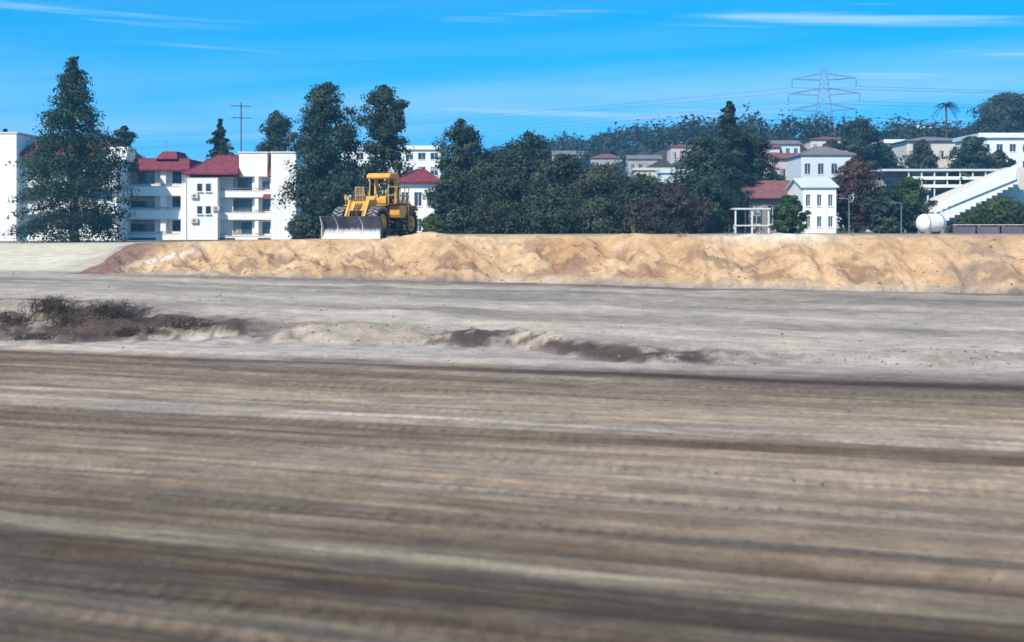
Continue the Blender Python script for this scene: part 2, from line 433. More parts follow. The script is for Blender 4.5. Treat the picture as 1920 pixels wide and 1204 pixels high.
def berm_profile(X, v):
    """height of the tipped earth bank; X across the picture, v across the bank"""
    toe = z_toe(X)
    crest = z_plateau(X, np.full_like(X, 80.0)) + 0.03
    hump = 0.30 * np.exp(-((X + 4.3) / 0.95) ** 2) + 0.05 * np.exp(-((X + 6.0) / 0.8) ** 2) + 0.10 * np.exp(-((X - 12.6) / 2.2) ** 2)
    off = (fbm(X * 0.35, X * 0, 101, 5, 0.6) - 0.5) * 2.0
    t = np.clip((v - 69.8 - off) / 3.7, 0, 1)
    ramp = t ** 0.92
    # slumps and gullies down the face
    face = np.sin(np.clip(t, 0, 1) * PI) ** 0.7
    rid = 1 - np.abs(fbm(X * 0.55 + v * 0.25, v * 0.22, 102, 4, 0.55) * 2 - 1)
    bump_ = (rid - 0.72) * 0.75 + (fbm(X * 1.3, v * 1.1, 103, 5, 0.55) - 0.5) * 0.55 + (fbm(X * 4, v * 4, 104, 3) - 0.5) * 0.14
    over = 1 - sstep(74.0, 76.5, v)
    z = toe * (1 - ramp) + (crest + hump * sstep(0.45, 1.0, t) * over) * ramp
    z = z + bump_ * face * 0.85 + (fbm(X * 1.1, v * 1.1, 105, 4) - 0.5) * 0.16 * ramp * (0.35 + 0.65 * (1 - sstep(74.5, 76.5, v))) + (fbm(X * 0.5, X * 0, 107, 4) - 0.5) * 0.30 * sstep(0.8, 1.0, t) * over * sstep(-6.5, -4.5, X)
    return z, t
def build_berm():
    xs = np.linspace(-26.5, 46, 860); vsn = np.concatenate([np.linspace(67.6, 75.6, 126), np.linspace(75.8, 85.0, 24)])
    X, v = np.meshgrid(xs, vsn)
    z, t = berm_profile(X, v)
    # the left end is tipped down to the ground
    endx = -24.6 + (v - 70) * 0.25 + (fbm(v * 0.5, v * 0, 106, 3) - 0.5) * 0.8
    e = np.clip((X - endx) / 2.2, 0, 1) ** 0.85
    Y = v - SK * X
    zg = ground_z(X, Y)
    z = zg + (z - zg) * e
    rim = np.minimum(sstep(67.6, 68.8, v), 1 - sstep(83.0, 85.0, v)) * (1 - sstep(44, 46, X)) * sstep(0, 0.3, e)
    z = np.maximum(z, zg + 0.03)
    z = (zg - 0.10) * (1 - rim) + z * rim
    u = X
    def lerp(a, b, k): k = np.asarray(k)[..., None]; return a * (1 - k) + b * k
    A = lambda *c: np.array(c)
    g = fbm(u * 0.5, v * 0.7, 111, 5); g2 = fbm(u * 2.2, v * 2.2, 112, 4)
    c = lerp(A(0.46, 0.285, 0.150), A(0.59, 0.40, 0.235), np.clip((g * 0.6 + g2 * 0.4 - 0.32) / 0.36, 0, 1))
    # rust stained clay, brown damp pockets low on the face, pale dust on the rim
    rust = sstep(0.52, 0.70, fbm(u * 0.32 + 5, v * 0.6, 113, 4)) * np.exp(-((X - 2.0) / 5.5) ** 2)
    c = lerp(c, A(0.43, 0.235, 0.115), rust * 0.75)
    damp = sstep(0.50, 0.66, fbm(u * 0.9, v * 1.3, 114, 5, 0.6) + (0.45 - t) * 0.16) * sstep(0.02, 0.2, t) * (1 - sstep(0.6, 0.95, t))
    c = lerp(c, A(0.175, 0.105, 0.075), damp * 0.6)
    maroon = np.exp(-((X - 20.5 - (v - 71) * 0.4) / 1.2) ** 2) * sstep(0.35, 0.6, g2)
    c = lerp(c, A(0.30, 0.205, 0.165), maroon * 0.8)
    palel = np.exp(-((X - 12.8) / 2.6) ** 2) * sstep(0.75, 1.0, t)
    c = lerp(c, A(0.66, 0.60, 0.50), palel * 0.8)
    pm = (1 - sstep(-21.8, -19.6, X + (g - 0.5) * 2.5 - (t - 0.5) * 1.2))
    c = lerp(c, lerp(A(0.15, 0.085, 0.070), A(0.27, 0.165, 0.135), g2), pm * 0.95)
    drift = np.exp(-((v - 71.2 - (X + 20) * 0.35) / 0.35) ** 2) * np.exp(-((X + 19.3) / 1.6) ** 2)
    c = lerp(c, A(0.70, 0.64, 0.55), drift * 0.8)
    gs = soil_colour(X, Y)
    c = lerp(gs, c, sstep(0.0, 0.16, t + (g2 - 0.5) * 0.16 + pm * 0.2))
    o = np_mesh('dirt_berm', np.stack([X, Y, z], -1).reshape(-1, 3), grid_faces(len(vsn), len(xs)), M_berm,
                attrs={'soil': c.reshape(-1, 3), 'streak': np.zeros(X.size)})
    tag(o, kind='structure')
    return o
berm = build_berm()
def surf_z(X, Y):
    """top of ground or berm at a point"""
    X = np.atleast_1d(np.asarray(X, float)); Y = np.atleast_1d(np.asarray(Y, float)); v = Y + SK * X
    zg = ground_z(X, Y); zb, t = berm_profile(X, v)
    on = (X > -22.5) & (X < 44) & (v > 70.0) & (v < 83.5)
    return np.where(on, np.maximum(zg, zb), zg)

# clods and stones lying about
def scatter_clods(name, P, S, m, rng):
    base = np.array([(1, 0, 0), (-1, 0, 0), (0, 1, 0), (0, -1, 0), (0, 0, 1), (0, 0, -1)], float)
    fac = np.array([(0, 2, 4), (2, 1, 4), (1, 3, 4), (3, 0, 4), (2, 0, 5), (1, 2, 5), (3, 1, 5), (0, 3, 5)])
    n = len(P)
    V = base[None] * (0.55 + 0.75 * rng.random((n, 6, 1))) + rng.normal(0, 0.16, (n, 6, 3))
    a = rng.random(n) * 2 * PI; ca, sa = np.cos(a), np.sin(a)
    V = np.stack([V[..., 0] * ca[:, None] - V[..., 1] * sa[:, None], V[..., 0] * sa[:, None] + V[..., 1] * ca[:, None], V[..., 2] * 0.7], -1)
    V = V * S[:, None, None] + P[:, None, :]
    F = (fac[None] + (np.arange(n) * 6)[:, None, None]).reshape(-1, 3)
    tint = np.repeat(rng.random(n), 6)
    return np_mesh(name, V.reshape(-1, 3), F, m, smooth=False, attrs={'tint': tint})
def clod_material(name, c1, c2):
    k = NT(name); a = k.n('ShaderNodeAttribute', attribute_name='tint')
    k.l(k.mix(a.outputs['Fac'], c1, c2), k.b.inputs['Base Color']); k.b.inputs['Roughness'].default_value = 0.95
    k.b.inputs['Specular IOR Level'].default_value = 0.1
    return k.m
rs = np.random.default_rng(7)
n = 5200
X = rs.uniform(-22, 40, n); v = 69.0 + np.abs(rs.normal(0, 1.7, n)); v = np.minimum(v, 76.5); Y = v - SK * X
o = scatter_clods('berm_clods', np.stack([X, Y, surf_z(X, Y)], -1), 0.02 + 0.085 * rs.random(n) ** 4.5, clod_material('clod_tan', (0.26, 0.17, 0.11), (0.56, 0.41, 0.27)), rs)
tag(o, 'loose tan clods strewn over the earth berm', 'clods', kind='stuff')
n = 5000
X = rs.uniform(-30, 22, n); v = np.where(rs.random(n) < 0.55, scarp_v(X) + np.abs(rs.normal(0, 1.5, n)), rs.uniform(37, 69, n)); Y = v - SK * X
o = scatter_clods('bank_clods', np.stack([X, Y, ground_z(X, Y)], -1), 0.012 + 0.045 * rs.random(n) ** 6, clod_material('clod_grey', (0.09, 0.07, 0.055), (0.26, 0.215, 0.17)), rs)
tag(o, 'loose grey clods on the low bank and middle level', 'clods', kind='stuff')
n = 7000
v = 9 + 28 * rs.random(n) ** 0.8; X = rs.uniform(-0.5, 0.5, n) * (v * 0.95 + 4); Y = v - SK * X
o = scatter_clods('road_pebbles', np.stack([X, Y, ground_z(X, Y)], -1), 0.005 + 0.020 * rs.random(n) ** 5, clod_material('pebble_brown', (0.08, 0.06, 0.045), (0.24, 0.19, 0.145)), rs)
tag(o, 'small pebbles on the rutted brown haul road', 'pebbles', kind='stuff')

# the wooded hill behind
def hill_z(X, Y):
    X = np.asarray(X, float); Y = np.asarray(Y, float)
    A_ = 14 + 15 * sstep(-90, 25, X) + 5 * sstep(110, 210, X) - 4.5 * sstep(45, 85, X) * (1 - sstep(110, 210, X)) + (fbm(X * 0.012, Y * 0.012, 121, 4) - 0.5) * 12
    w = sstep(20, 60, X)
    s0 = 250 - 85 * w; s1 = 560 - 130 * w
    return 2.4 + 0.8 * sstep(-30, 0, X) + A_ * sstep(s0, s1, Y) * (1 - 0.75 * sstep(800, 1500, Y))
def build_hill():
    xs = np.linspace(-700, 900, 150); ys = np.concatenate([np.linspace(168, 640, 90), np.linspace(660, 1600, 24)])
    X, Y = np.meshgrid(xs, ys); Z = hill_z(X, Y)
    Z[0] -= 3
    g = fbm(X * 0.03, Y * 0.03, 131, 4)[..., None]
    C = np.array([0.03, 0.042, 0.022]) * (1 - g) + np.array([0.085, 0.08, 0.045]) * g
    o = np_mesh('hillside', np.stack([X, Y, Z], -1).reshape(-1, 3), grid_faces(len(ys), len(xs)), M_berm, attrs={'soil': C.reshape(-1, 3), 'streak': np.zeros(X.size)})
    tag(o, kind='structure')
build_hill()
def base_z(X, Y):
    g = float(ground_z(np.array([X]), np.array([Y]))[0])
    return max(g, float(hill_z(X, Y))) if Y > 170 else g
# ================================================================== WHEEL DOZER
M_yel = mat('dozer_yellow_paint', (0.80, 0.36, 0.03), 0.55, 0.0, 0.22, 2.2, 0.2, 30, 0.3, dirt=(0.50, 0.33, 0.18), dirt_amt=0.5)
M_dark = mat('dozer_dark_steel', (0.035, 0.03, 0.032), 0.6, 0.3, 0.4, 3, 0.3, 30, 0.4, dirt=(0.20, 0.15, 0.11), dirt_amt=0.3)
M_steel = mat('blade_steel', (0.10, 0.11, 0.14), 0.34, 0.8, 0.35, 1.2, 0.2, 40, 0.5)
def blade_mat():
    k = NT('blade_worn_steel'); v = k.coord(); sp = k.n('ShaderNodeSeparateXYZ'); k.l(v, sp.inputs[0])
    f = k.noise(k.coord((1, 1, .35)), 4.5, 6, .65); f2 = k.noise(v, 1.3, 4)
    ad = k.n('ShaderNodeMath', operation='MULTIPLY_ADD'); k.l(f, ad.inputs[0]); ad.inputs[1].default_value = -.55; k.l(sp.outputs['Z'], ad.inputs[2])
    d = k.rng(ad.outputs[0], -.02, .34, 1, 0, True)                       # dust caked on the lower part of the mouldboard
    st = k.mix(k.rng(f2, .35, .65, 0, 1), (0.06, 0.075, 0.12), (0.12, 0.15, 0.22))
    k.l(k.mix(d, st, (0.56, 0.55, 0.52)), k.b.inputs['Base Color'])
    k.l(k.rng(d, 0, 1, .8, 0), k.b.inputs['Metallic']); k.l(k.rng(d, 0, 1, .34, .9), k.b.inputs['Roughness'])
    k.l(k.bump(f, .3), k.b.inputs['Normal']); return k.m
M_blade = blade_mat()
M_dust = mat('blade_dusty_edge', (0.62, 0.58, 0.50), 0.85, 0.0, 0.2, 2.0, 0.4, 20, 0.2)
M_rub = mat('tyre_rubber', (0.022, 0.022, 0.024), 0.85, 0.0, 0.3, 4, 0.3, 30, 0.2)
M_lug = mat('tyre_lug_dusty', (0.21, 0.205, 0.20), 0.9, 0.0, 0.4, 6, 0.3, 30, 0.2)
M_rail = mat('rail_tan_paint', (0.50, 0.32, 0.14), 0.6, 0.0, 0.3, 3)
M_chrome = mat('bright_metal', (0.75, 0.76, 0.78), 0.25, 0.9, 0.1, 3)
M_glass = mat('lamp_glass', (0.34, 0.35, 0.34), 0.15, 0.0, 0.1, 3, spec=0.6)

DY = 79.4
DX = px(704, DY)
DZ = float(surf_z(DX, DY)[0]) + 0.0
dz = empty('wheel_dozer', (DX, DY, DZ), 0, 'yellow wheel dozer with open canopy and wide steel blade on the tan berm', 'dozer')
dz.rotation_euler = (0, 0, math.atan2(-math.cos(R(22)), -math.sin(R(22))))     # local +x is forward, +y its left side
dz.scale = (1.0,) * 3

def make_wheel():
    Rw, W = 0.88, 0.60
    m = MB()
    prof = [(0.46, -W / 2 + .03), (0.62, -W / 2), (0.78, -W / 2 + .01), (0.845, -W / 2 + .06), (0.85, 0), (0.845, W / 2 - .06), (0.78, W / 2 - .01), (0.62, W / 2), (0.46, W / 2 - .03), (0.44, 0)]
    m.lathe(prof, 40, closed=True)
    t = m.build('wheel', M_rub, dz, smooth=True)
    lg = MB()
    N = 22
    for k in range(N):
        for sd in (-1, 1):
            a0 = 2 * PI * (k + (0.5 if sd > 0 else 0)) / N; a1 = a0 + 0.16
            def q(a, r, y): return (r * math.cos(a), y, r * math.sin(a))
            d = 0.085
            vs = []
            for r in (0.835, Rw):
                vs += [q(a1 - d, r, sd * 0.015), q(a1 + d, r, sd * 0.015), q(a0 + d, r, sd * W * 0.495), q(a0 - d, r, sd * W * 0.495)]
            lg.add(vs, [(0, 1, 2, 3), (4, 7, 6, 5), (0, 4, 5, 1), (1, 5, 6, 2), (2, 6, 7, 3), (3, 7, 4, 0)])
            # shoulder of the lug running down the side wall
            vs = []
            for r in (0.70, Rw - 0.005):
                vs += [q(a0 - d, r, sd * W * 0.46), q(a0 + d, r, sd * W * 0.46), q(a0 + d * .8, r, sd * W * 0.515), q(a0 - d * .8, r, sd * W * 0.515)]
            lg.add(vs, [(0, 1, 2, 3), (4, 7, 6, 5), (0, 4, 5, 1), (1, 5, 6, 2), (2, 6, 7, 3), (3, 7, 4, 0)])
    lo = lg.build('tread', M_lug, t)
    r_ = MB()
    r_.lathe([(0.47, W / 2 - .02), (0.44, W / 2 - .01), (0.40, W / 2 - .10), (0.24, W / 2 - .14), (0.22, W / 2 - .02), (0.16, W / 2 + .03), (0.0, W / 2 + .04)], 28)
    r_.lathe([(0.47, -W / 2 + .02), (0.44, -W / 2 + .01), (0.40, -W / 2 + .10), (0.15, -W / 2 + .14), (0.0, -W / 2 + .14)], 28)
    for k in range(10):
        a = 2 * PI * k / 10
        r_.lathe([(0.0, W / 2 - .09), (0.022, W / 2 - .09), (0.022, W / 2 - .13)], 6, Matrix.Translation((0.31 * math.cos(a), 0, 0.31 * math.sin(a))))
    r_.build('rim', M_yel, t, smooth=True)
    return t
w0 = make_wheel()
for i, (wx, wy) in enumerate(((1.72, 1.06), (1.72, -1.06), (-1.78, 1.06), (-1.78, -1.06))):
    w = w0 if i == 0 else copy_tree(w0, dz)
    w.location = (wx, wy, 0.86)
    w.rotation_euler = (0, 0.3 * i, 0) if wy > 0 else (0, 0.3 * i, PI)

# ---- blade: curved mouldboard in three panels between ribs, with side plates
BW = 1.78; BX = 2.82
def blade_pt(t):     # t 0 bottom .. 1 top, concave towards the front
    z = 0.02 + 1.14 * t
    x = BX + 0.16 - 0.42 * math.sin(PI * (0.10 + 0.86 * t)) ** 1.0 + 0.10 * t
    return x, z
NB = 14
pts = [blade_pt(i / NB) for i in range(NB + 1)]
m = MB()
outl = pts + [(x - 0.07, z) for x, z in pts[::-1]]
m.prism(outl, 'y', -BW, BW)
bl = m.build('blade', M_blade, dz, smooth=True)
m = MB(); x0, z0 = pts[0]
m.prism([(x0 + 0.025, -0.02), (pts[2][0] + 0.03, pts[2][1]), (pts[2][0] + 0.006, pts[2][1]), (x0 - 0.03, -0.02)], 'y', -BW - .02, BW + .02)
m.build('cutting_edge', M_blade, bl, bevel=0.006)
for sd in (-1, 1):
    m = MB(); m.prism([(pts[0][0] + .05, -0.01), (pts[4][0] + .26, pts[4][1] + .02), (pts[8][0] + .22, pts[8][1]), (pts[-1][0] + .03, pts[-1][1] + .05), (pts[-1][0] - .12, pts[-1][1] + .04), (pts[7][0] - .10, pts[7][1]), (pts[0][0] - .1, -0.01)], 'y', sd * BW + (0.004 if sd > 0 else -0.044), sd * BW + (0.044 if sd > 0 else -0.004))
    m.build('end_plate', M_dust if sd < 0 else M_steel, bl, bevel=0.006)
for yy in (-0.92, 0.60):
    m = MB(); m.prism([(x + 0.028, z) for x, z in pts[1:]] + [(x - 0.01, z) for x, z in pts[1:][::-1]], 'y', yy - .022, yy + .022)
    m.build('rib', M_dust, bl)
m = MB(); m.tube([(pts[-1][0] - .03, -BW, pts[-1][1] + .02), (pts[-1][0] - .03, BW, pts[-1][1] + .02)], 0.035, 8); m.build('top_edge', M_dark, bl, smooth=True)
# push frame
for sd in (-1, 1):
    m = MB(); m.bar((2.42, sd * 0.62, 0.55), (1.2, sd * 0.48, 0.62), 0.20, 0.26); m.build('push_arm', M_dark, dz, bevel=0.02)
    m = MB(); m.bar((2.44, sd * 1.45, 0.42), (0.95, sd * 1.52, 0.46), 0.13, 0.18); m.build('outer_push_arm', M_dark, dz, bevel=0.02)
    m = MB(); m.tube([(2.50, sd * 0.42, 0.98), (2.25, sd * 0.42, 1.45)], 0.045, 10); m.tube([(2.25, sd * 0.42, 1.45), (1.75, sd * 0.42, 2.0)], 0.075, 10); m.build('lift_cylinder', M_rail, dz, smooth=True)
# front frame: tower with sloping cheeks and an arched opening
for sd in (-1, 1):
    m = MB(); m.prism([(2.38, 0.55), (2.52, 1.12), (1.95, 2.10), (1.15, 2.14), (0.78, 1.75), (0.95, 0.6)], 'y', sd * 0.50, sd * 0.64); m.build('tower_plate', M_yel, dz, bevel=0.02)
m = MB(); m.prism([(2.22, 1.52), (1.86, 2.02), (1.18, 2.06), (0.86, 1.70), (0.95, 1.15), (1.9, 1.30)], 'y', -0.498, 0.498); m.build('tower_bridge', M_yel, dz, bevel=0.02)
m = MB(); m.box(0.55, 2.3, -0.46, 0.46, 0.50, 1.12); m.tube([(1.72, -0.8, 0.86), (1.72, 0.8, 0.86)], 0.22, 12); m.build('front_axle_frame', M_dark, dz, bevel=0.02)
for sd in (-1, 1):      # front mudguards
    m = MB(); m.box(0.92, 1.30, sd * 0.66, sd * 1.30, 1.80, 1.85); m.build('front_fender', M_yel, dz, bevel=0.01)
m = MB(); m.lathe([(0.30, -.22), (0.30, .22)], 14, Matrix.Rotation(PI / 2, 4, 'X')); m.v = [(x + 0.35, y, z + 0.85) for x, y, z in m.v]; m.box(-0.1, 0.6, -0.3, 0.3, 0.62, 0.78); m.build('articulation_hinge', M_dark, dz)
for sd in (-1, 1):
    m = MB(); m.tube([(0.8, sd * 0.5, 0.72), (-0.5, sd * 0.62, 0.72)], 0.06, 10); m.build('steering_cylinder', M_chrome, dz, smooth=True)
# rear frame, engine hood, counterweight
m = MB(); m.box(-3.1, -0.15, -0.5, 0.5, 0.55, 1.25); m.tube([(-1.78, -0.8, 0.86), (-1.78, 0.8, 0.86)], 0.22, 12); m.build('rear_frame', M_dark, dz, bevel=0.02)
m = MB(); m.prism([(-3.15, 1.25), (-3.15, 1.95), (-2.95, 2.12), (-1.55, 2.22), (-1.55, 1.25)], 'y', -0.68, 0.68); hd = m.build('engine_hood', M_yel, dz, bevel=0.04)
for sd in (-1, 1):
    for k in range(5):
        m = MB(); m.box(-2.95, -2.2, sd * 0.68, sd * 0.70, 1.42 + k * .11, 1.48 + k * .11); m.build('louvre', M_dark, hd)
m = MB(); m.tube([(-2.3, 0.28, 2.1), (-2.3, 0.28, 2.75), (-2.4, 0.28, 2.9)], 0.065, 10); m.build('exhaust_stack', M_dark, dz, smooth=True)
m = MB(); m.box(-3.3, -3.16, -0.85, 0.85, 0.6, 1.3); m.build('counterweight', M_yel, dz, bevel=0.03)
# platform with tanks either side
m = MB(); m.box(-1.62, 0.02, -1.32, 1.32, 1.86, 1.93); m.build('platform', M_dark, dz, bevel=0.01)
for sd in (-1, 1):
    m = MB(); m.prism([(-1.28, 1.14), (-0.42, 1.14), (-0.30, 1.32), (-0.30, 1.855), (-1.28, 1.855)], 'y', sd * 0.72, sd * 1.34); tk = m.build('fuel_tank' if sd > 0 else 'hydraulic_tank', M_yel, dz, bevel=0.04)
    m = MB(); m.tube([(-0.55, sd * 1.0, 1.93), (-0.55, sd * 1.0, 2.0)], 0.06, 10); m.build('filler_cap', M_dark, tk)
    m = MB(); m.prism([(-2.62, 1.55), (-2.4, 1.80), (-1.3, 1.80), (-1.3, 1.855), (-2.45, 1.855), (-2.7, 1.57)], 'y', sd * 0.72, sd * 1.36); m.build('rear_fender', M_yel, dz)
    # ladder
    m = MB()
    for xx in (-1.36, -1.72): m.bar((xx, sd * 1.42, 0.5), (xx, sd * 1.38, 1.9), 0.05, 0.05)
    ld = m.build('ladder', M_rail, dz)
    for k in range(4):
        m = MB(); m.box(-1.72, -1.36, sd * 1.36, sd * 1.48, 0.58 + k * .34, 0.62 + k * .34); m.build('rung', M_dark, ld)
# operator station: front cowl, console, seat, wheel, two thick posts and canopy
m = MB(); m.prism([(0.02, 1.93), (0.06, 2.22), (-0.10, 2.36), (-0.45, 2.36), (-0.45, 1.93)], 'y', -0.62, 0.66); m.build('front_cowl', M_yel, dz, bevel=0.03)
m = MB(); m.box(-0.62, -0.46, -0.30, 0.30, 1.93, 2.50); m.build('dash', M_dark, dz, bevel=0.03)
m = MB(); m.box(-1.42, -0.98, -0.26, 0.26, 1.94, 2.28); m.prism([(-1.48, 2.2), (-1.32, 2.25), (-1.40, 2.85), (-1.52, 2.85)], 'y', -0.25, 0.25); m.build('seat', M_dark, dz, bevel=0.04)
m = MB()
Ms = Matrix.Translation((-0.70, 0, 2.58)) @ Matrix.Rotation(R(60), 4, 'Y') @ Matrix.Rotation(PI / 2, 4, 'X')
m.lathe([(0.19, -.015), (0.215, 0), (0.19, .015), (0.17, 0)], 20, Ms, closed=True); m.tube([(-0.70, 0, 2.58), (-0.56, 0, 2.46)], 0.03, 8)
m.build('steering_wheel', M_dark, dz, smooth=True)
for sd in (-1, 1):
    m = MB(); m.bar((-1.30, sd * 0.66, 1.93), (-1.30, sd * 0.62, 3.36), 0.17, 0.20, up=(1, 0, 0)); m.build('canopy_post', M_yel, dz, bevel=0.03)
    m = MB(); m.bar((-0.42, sd * 0.60, 1.93), (-0.48, sd * 0.58, 3.34), 0.06, 0.07, up=(1, 0, 0)); m.build('front_post', M_rail if sd < 0 else M_yel, dz, bevel=0.01)
m = MB(); m.prism([(-1.52, 3.34), (-0.30, 3.34), (-0.27, 3.46), (-0.36, 3.60), (-0.55, 3.66), (-1.35, 3.66), (-1.50, 3.60), (-1.55, 3.46)], 'y', -0.74, 0.74); cp = m.build('canopy', M_yel, dz, bevel=0.07)
for sd in (-1, 1):
    m = MB(); m.box(-0.30, -0.20, sd * 0.50 - .07, sd * 0.50 + .07, 3.21, 3.33); wl_ = m.build('work_lamp', M_dark, dz, bevel=0.015)
    m = MB(); m.box(-0.20, -0.192, sd * 0.50 - .055, sd * 0.50 + .055, 3.222, 3.318); m.build('lamp_lens', M_glass, wl_)
m = MB(); m.lathe([(0.0, 0.06), (0.05, 0.05), (0.06, -.06)], 12, Matrix.Translation((-1.35, 0.45, 3.72)) @ Matrix.Rotation(PI / 2, 4, 'X')); m.build('beacon', mat('beacon_amber', (0.8, 0.30, 0.03), 0.2), dz, smooth=True)
# rails round the platform
def rail(sd):
    m = MB(); y = sd * 1.28
    for xx in (-0.02, -0.55, -1.08, -1.58): m.tube([(xx, y, 1.93), (xx, y, 2.86)], 0.028, 8)
    for zz in (2.40, 2.86): m.tube([(-0.02, y, zz), (-1.58, y, zz)], 0.028, 8)
    m.tube([(-0.02, y, 2.86), (-0.02, sd * 0.80, 2.86), (-0.02, sd * 0.80, 1.93)], 0.028, 8)
    m.tube([(-0.02, y, 2.40), (-0.02, sd * 0.80, 2.40)], 0.028, 8)
    m.tube([(-0.02, sd * 0.80, 2.86), (0.05, sd * 0.62, 2.30)], 0.024, 8)
    m.build('handrail', M_rail, dz, smooth=True)
rail(1); rail(-1)
m = MB()
for k in range(8): m.bar((-0.03, -1.24 + k * .055, 1.95), (-0.03, -1.24 + k * .055, 2.84), 0.012)
for k in range(9): m.bar((-0.03, -1.27, 1.98 + k * .1), (-0.03, -0.82, 1.98 + k * .1), 0.012)
m.build('mesh_guard', M_rail, dz)
for sd in (-1, 1):      # front lamps on stalks
    m = MB(); m.tube([(1.35, sd * 0.60, 2.08), (1.38, sd * 0.80, 2.30)], 0.025, 8); m.box(1.32, 1.44, sd * 0.82 - .10, sd * 0.82 + .10, 2.24, 2.42); hl = m.build('headlamp', M_dark, dz)
    m = MB(); m.box(1.44, 1.452, sd * 0.82 - .08, sd * 0.82 + .08, 2.26, 2.40); m.build('lamp_lens', M_glass, hl)
m = MB(); m.bar((1.0, -1.32, 1.86), (1.0, -1.34, 2.22), 0.03); m.bar((1.05, -1.15, 1.86), (1.05, -1.16, 2.20), 0.03); m.box(0.98, 1.01, -1.42, -1.28, 2.16, 2.42); m.box(1.03, 1.06, -1.22, -1.08, 2.12, 2.34); m.build('mirror', M_rail, dz)
m = MB()
rr = random.Random(4)
for k in range(5):
    y0 = -0.2 + k * .1; m.tube([(1.9, y0, 1.95), (2.15, y0 + .05, 1.75), (2.3, y0 + rr.uniform(-.1, .1), 1.35), (2.42, y0, 1.05)], 0.022, 6)
m.build('hydraulic_hoses', M_dark, dz, smooth=True)
m = MB(); m.box(-1.28, 0.3, 1.12, 1.4, 0.42, 0.50); m.box(-1.1, -0.2, 0.7, 1.2, 0.50, 0.95); m.build('battery_step', M_dark, dz, bevel=0.02)

# ---- the operator
def skin_body(name, mat_, parent, joints, edges, root, sub=2):
    me = bpy.data.meshes.new(name); me.from_pydata([j[0] for j in joints], edges, []); me.update()
    o = bpy.data.objects.new(name, me); col.objects.link(o); o.parent = parent; me.materials.append(mat_)
    sk = o.modifiers.new('skin', 'SKIN')
    if not me.skin_vertices: me.skin_vertices.new()
    for i, (_, r) in enumerate(joints):
        d = me.skin_vertices[0].data[i]; d.radius = (r, r) if isinstance(r, (int, float)) else r; d.use_root = (i == root)
    sb = o.modifiers.new('sub', 'SUBSURF'); sb.levels = sub; sb.render_levels = sub
    me.polygons.foreach_set('use_smooth', [True] * len(me.polygons)); sk.use_smooth_shade = True
    return o
M_blue = mat('shirt_blue', (0.02, 0.10, 0.42), 0.9, 0, 0.25, 8); M_vest = mat('vest_lime', (0.30, 0.72, 0.06), 0.8, 0, 0.2, 6)
M_skin = mat('skin', (0.42, 0.24, 0.16), 0.6, 0, 0.1, 6); M_hat = mat('hat_white', (0.74, 0.74, 0.74), 0.4, 0, 0.05, 4); M_jean = mat('trousers_navy', (0.03, 0.04, 0.07), 0.9, 0, 0.2, 8)
dmat = Matrix.Translation(dz.location) @ dz.rotation_euler.to_matrix().to_4x4() @ Matrix.Scale(1.0, 4)
seat_w = dmat @ Vector((-1.18, 0, 2.28))
op = empty('person', seat_w, dz.rotation_euler[2], 'person in blue shirt, lime vest and white hard hat seated at the dozer controls', 'person')
B = [((0, 0, .10), (.15, .13)), ((0.0, 0, .30), (.15, .12)), ((-.02, 0, .50), (.18, .12)), ((0, 0, .60), .06), ((.01, 0, .70), .055),
     ((-.01, .20, .53), .07), ((.10, .27, .30), .05), ((.34, .19, .32), .038), ((-.01, -.20, .53), .07), ((.12, -.27, .30), .05), ((.36, -.17, .34), .038),
     ((.05, .10, .09), .10), ((.46, .12, .12), .075), ((.52, .12, -.28), .05), ((.05, -.10, .09), .10), ((.46, -.12, .12), .075), ((.52, -.12, -.28), .05), ((.64, .12, -.32), .04), ((.64, -.12, -.32), .04)]
E = [(0, 1), (1, 2), (2, 3), (3, 4), (2, 5), (5, 6), (6, 7), (2, 8), (8, 9), (9, 10), (0, 11), (11, 12), (12, 13), (0, 14), (14, 15), (15, 16), (13, 17), (16, 18)]
skin_body('body', M_blue, op, B, E, 0)
m = MB()
Mh = Matrix.Translation((.03, 0, .80)) @ Matrix.Rotation(PI / 2, 4, 'X')
m.lathe([(0.0, -.13), (.045, -.125), (.07, -.09), (.082, -.02), (.088, .04), (.075, .09), (.0, .12)], 16, Mh)
m.box(.10, .135, -.014, .014, .765, .81); m.box(-.0, .03, -.10, -.085, .77, .83); m.box(-.0, .03, .085, .10, .77, .83)
hdp = m.build('head', M_skin, op, smooth=True)
m = MB()
for sd in (-1, 1):
    m = MB(); m.box(.098, .108, sd * .032 - .012, sd * .032 + .012, .806, .818); m.build('eye', M_dark, hdp)
m = MB(); m.box(.098, .107, -.025, .025, .735, .745); m.build('mouth', M_dark, hdp)
m = MB(); m.lathe([(0.0, -.125), (.05, -.115), (.09, -.07), (.105, 0.0), (.13, .012), (.13, .02), (.10, .02)], 18, Matrix.Translation((.03, 0, .845)) @ Matrix.Rotation(PI / 2, 4, 'X')); m.build('hard_hat', M_hat, op, smooth=True)
m = MB()
for a0, a1 in ((R(-150), R(-20)), (R(20), R(150))):
    ring = []
    for zz, rx, ry in ((.12, .165, .20), (.30, .16, .19), (.46, .16, .225), (.56, .10, .17)):
        ring.append([(rx * math.sin(a0 + (a1 - a0) * k / 8 + PI / 2), ry * -math.cos(a0 + (a1 - a0) * k / 8 + PI / 2), zz) for k in range(9)])
    vs = [p for r_ in ring for p in r_]; m.add(vs, [(r_ * 9 + k, r_ * 9 + k + 1, (r_ + 1) * 9 + k + 1, (r_ + 1) * 9 + k) for r_ in range(3) for k in range(8)])
vo = m.build('vest', M_vest, op, smooth=True); vo.modifiers.new('thick', 'SOLIDIFY').thickness = 0.012
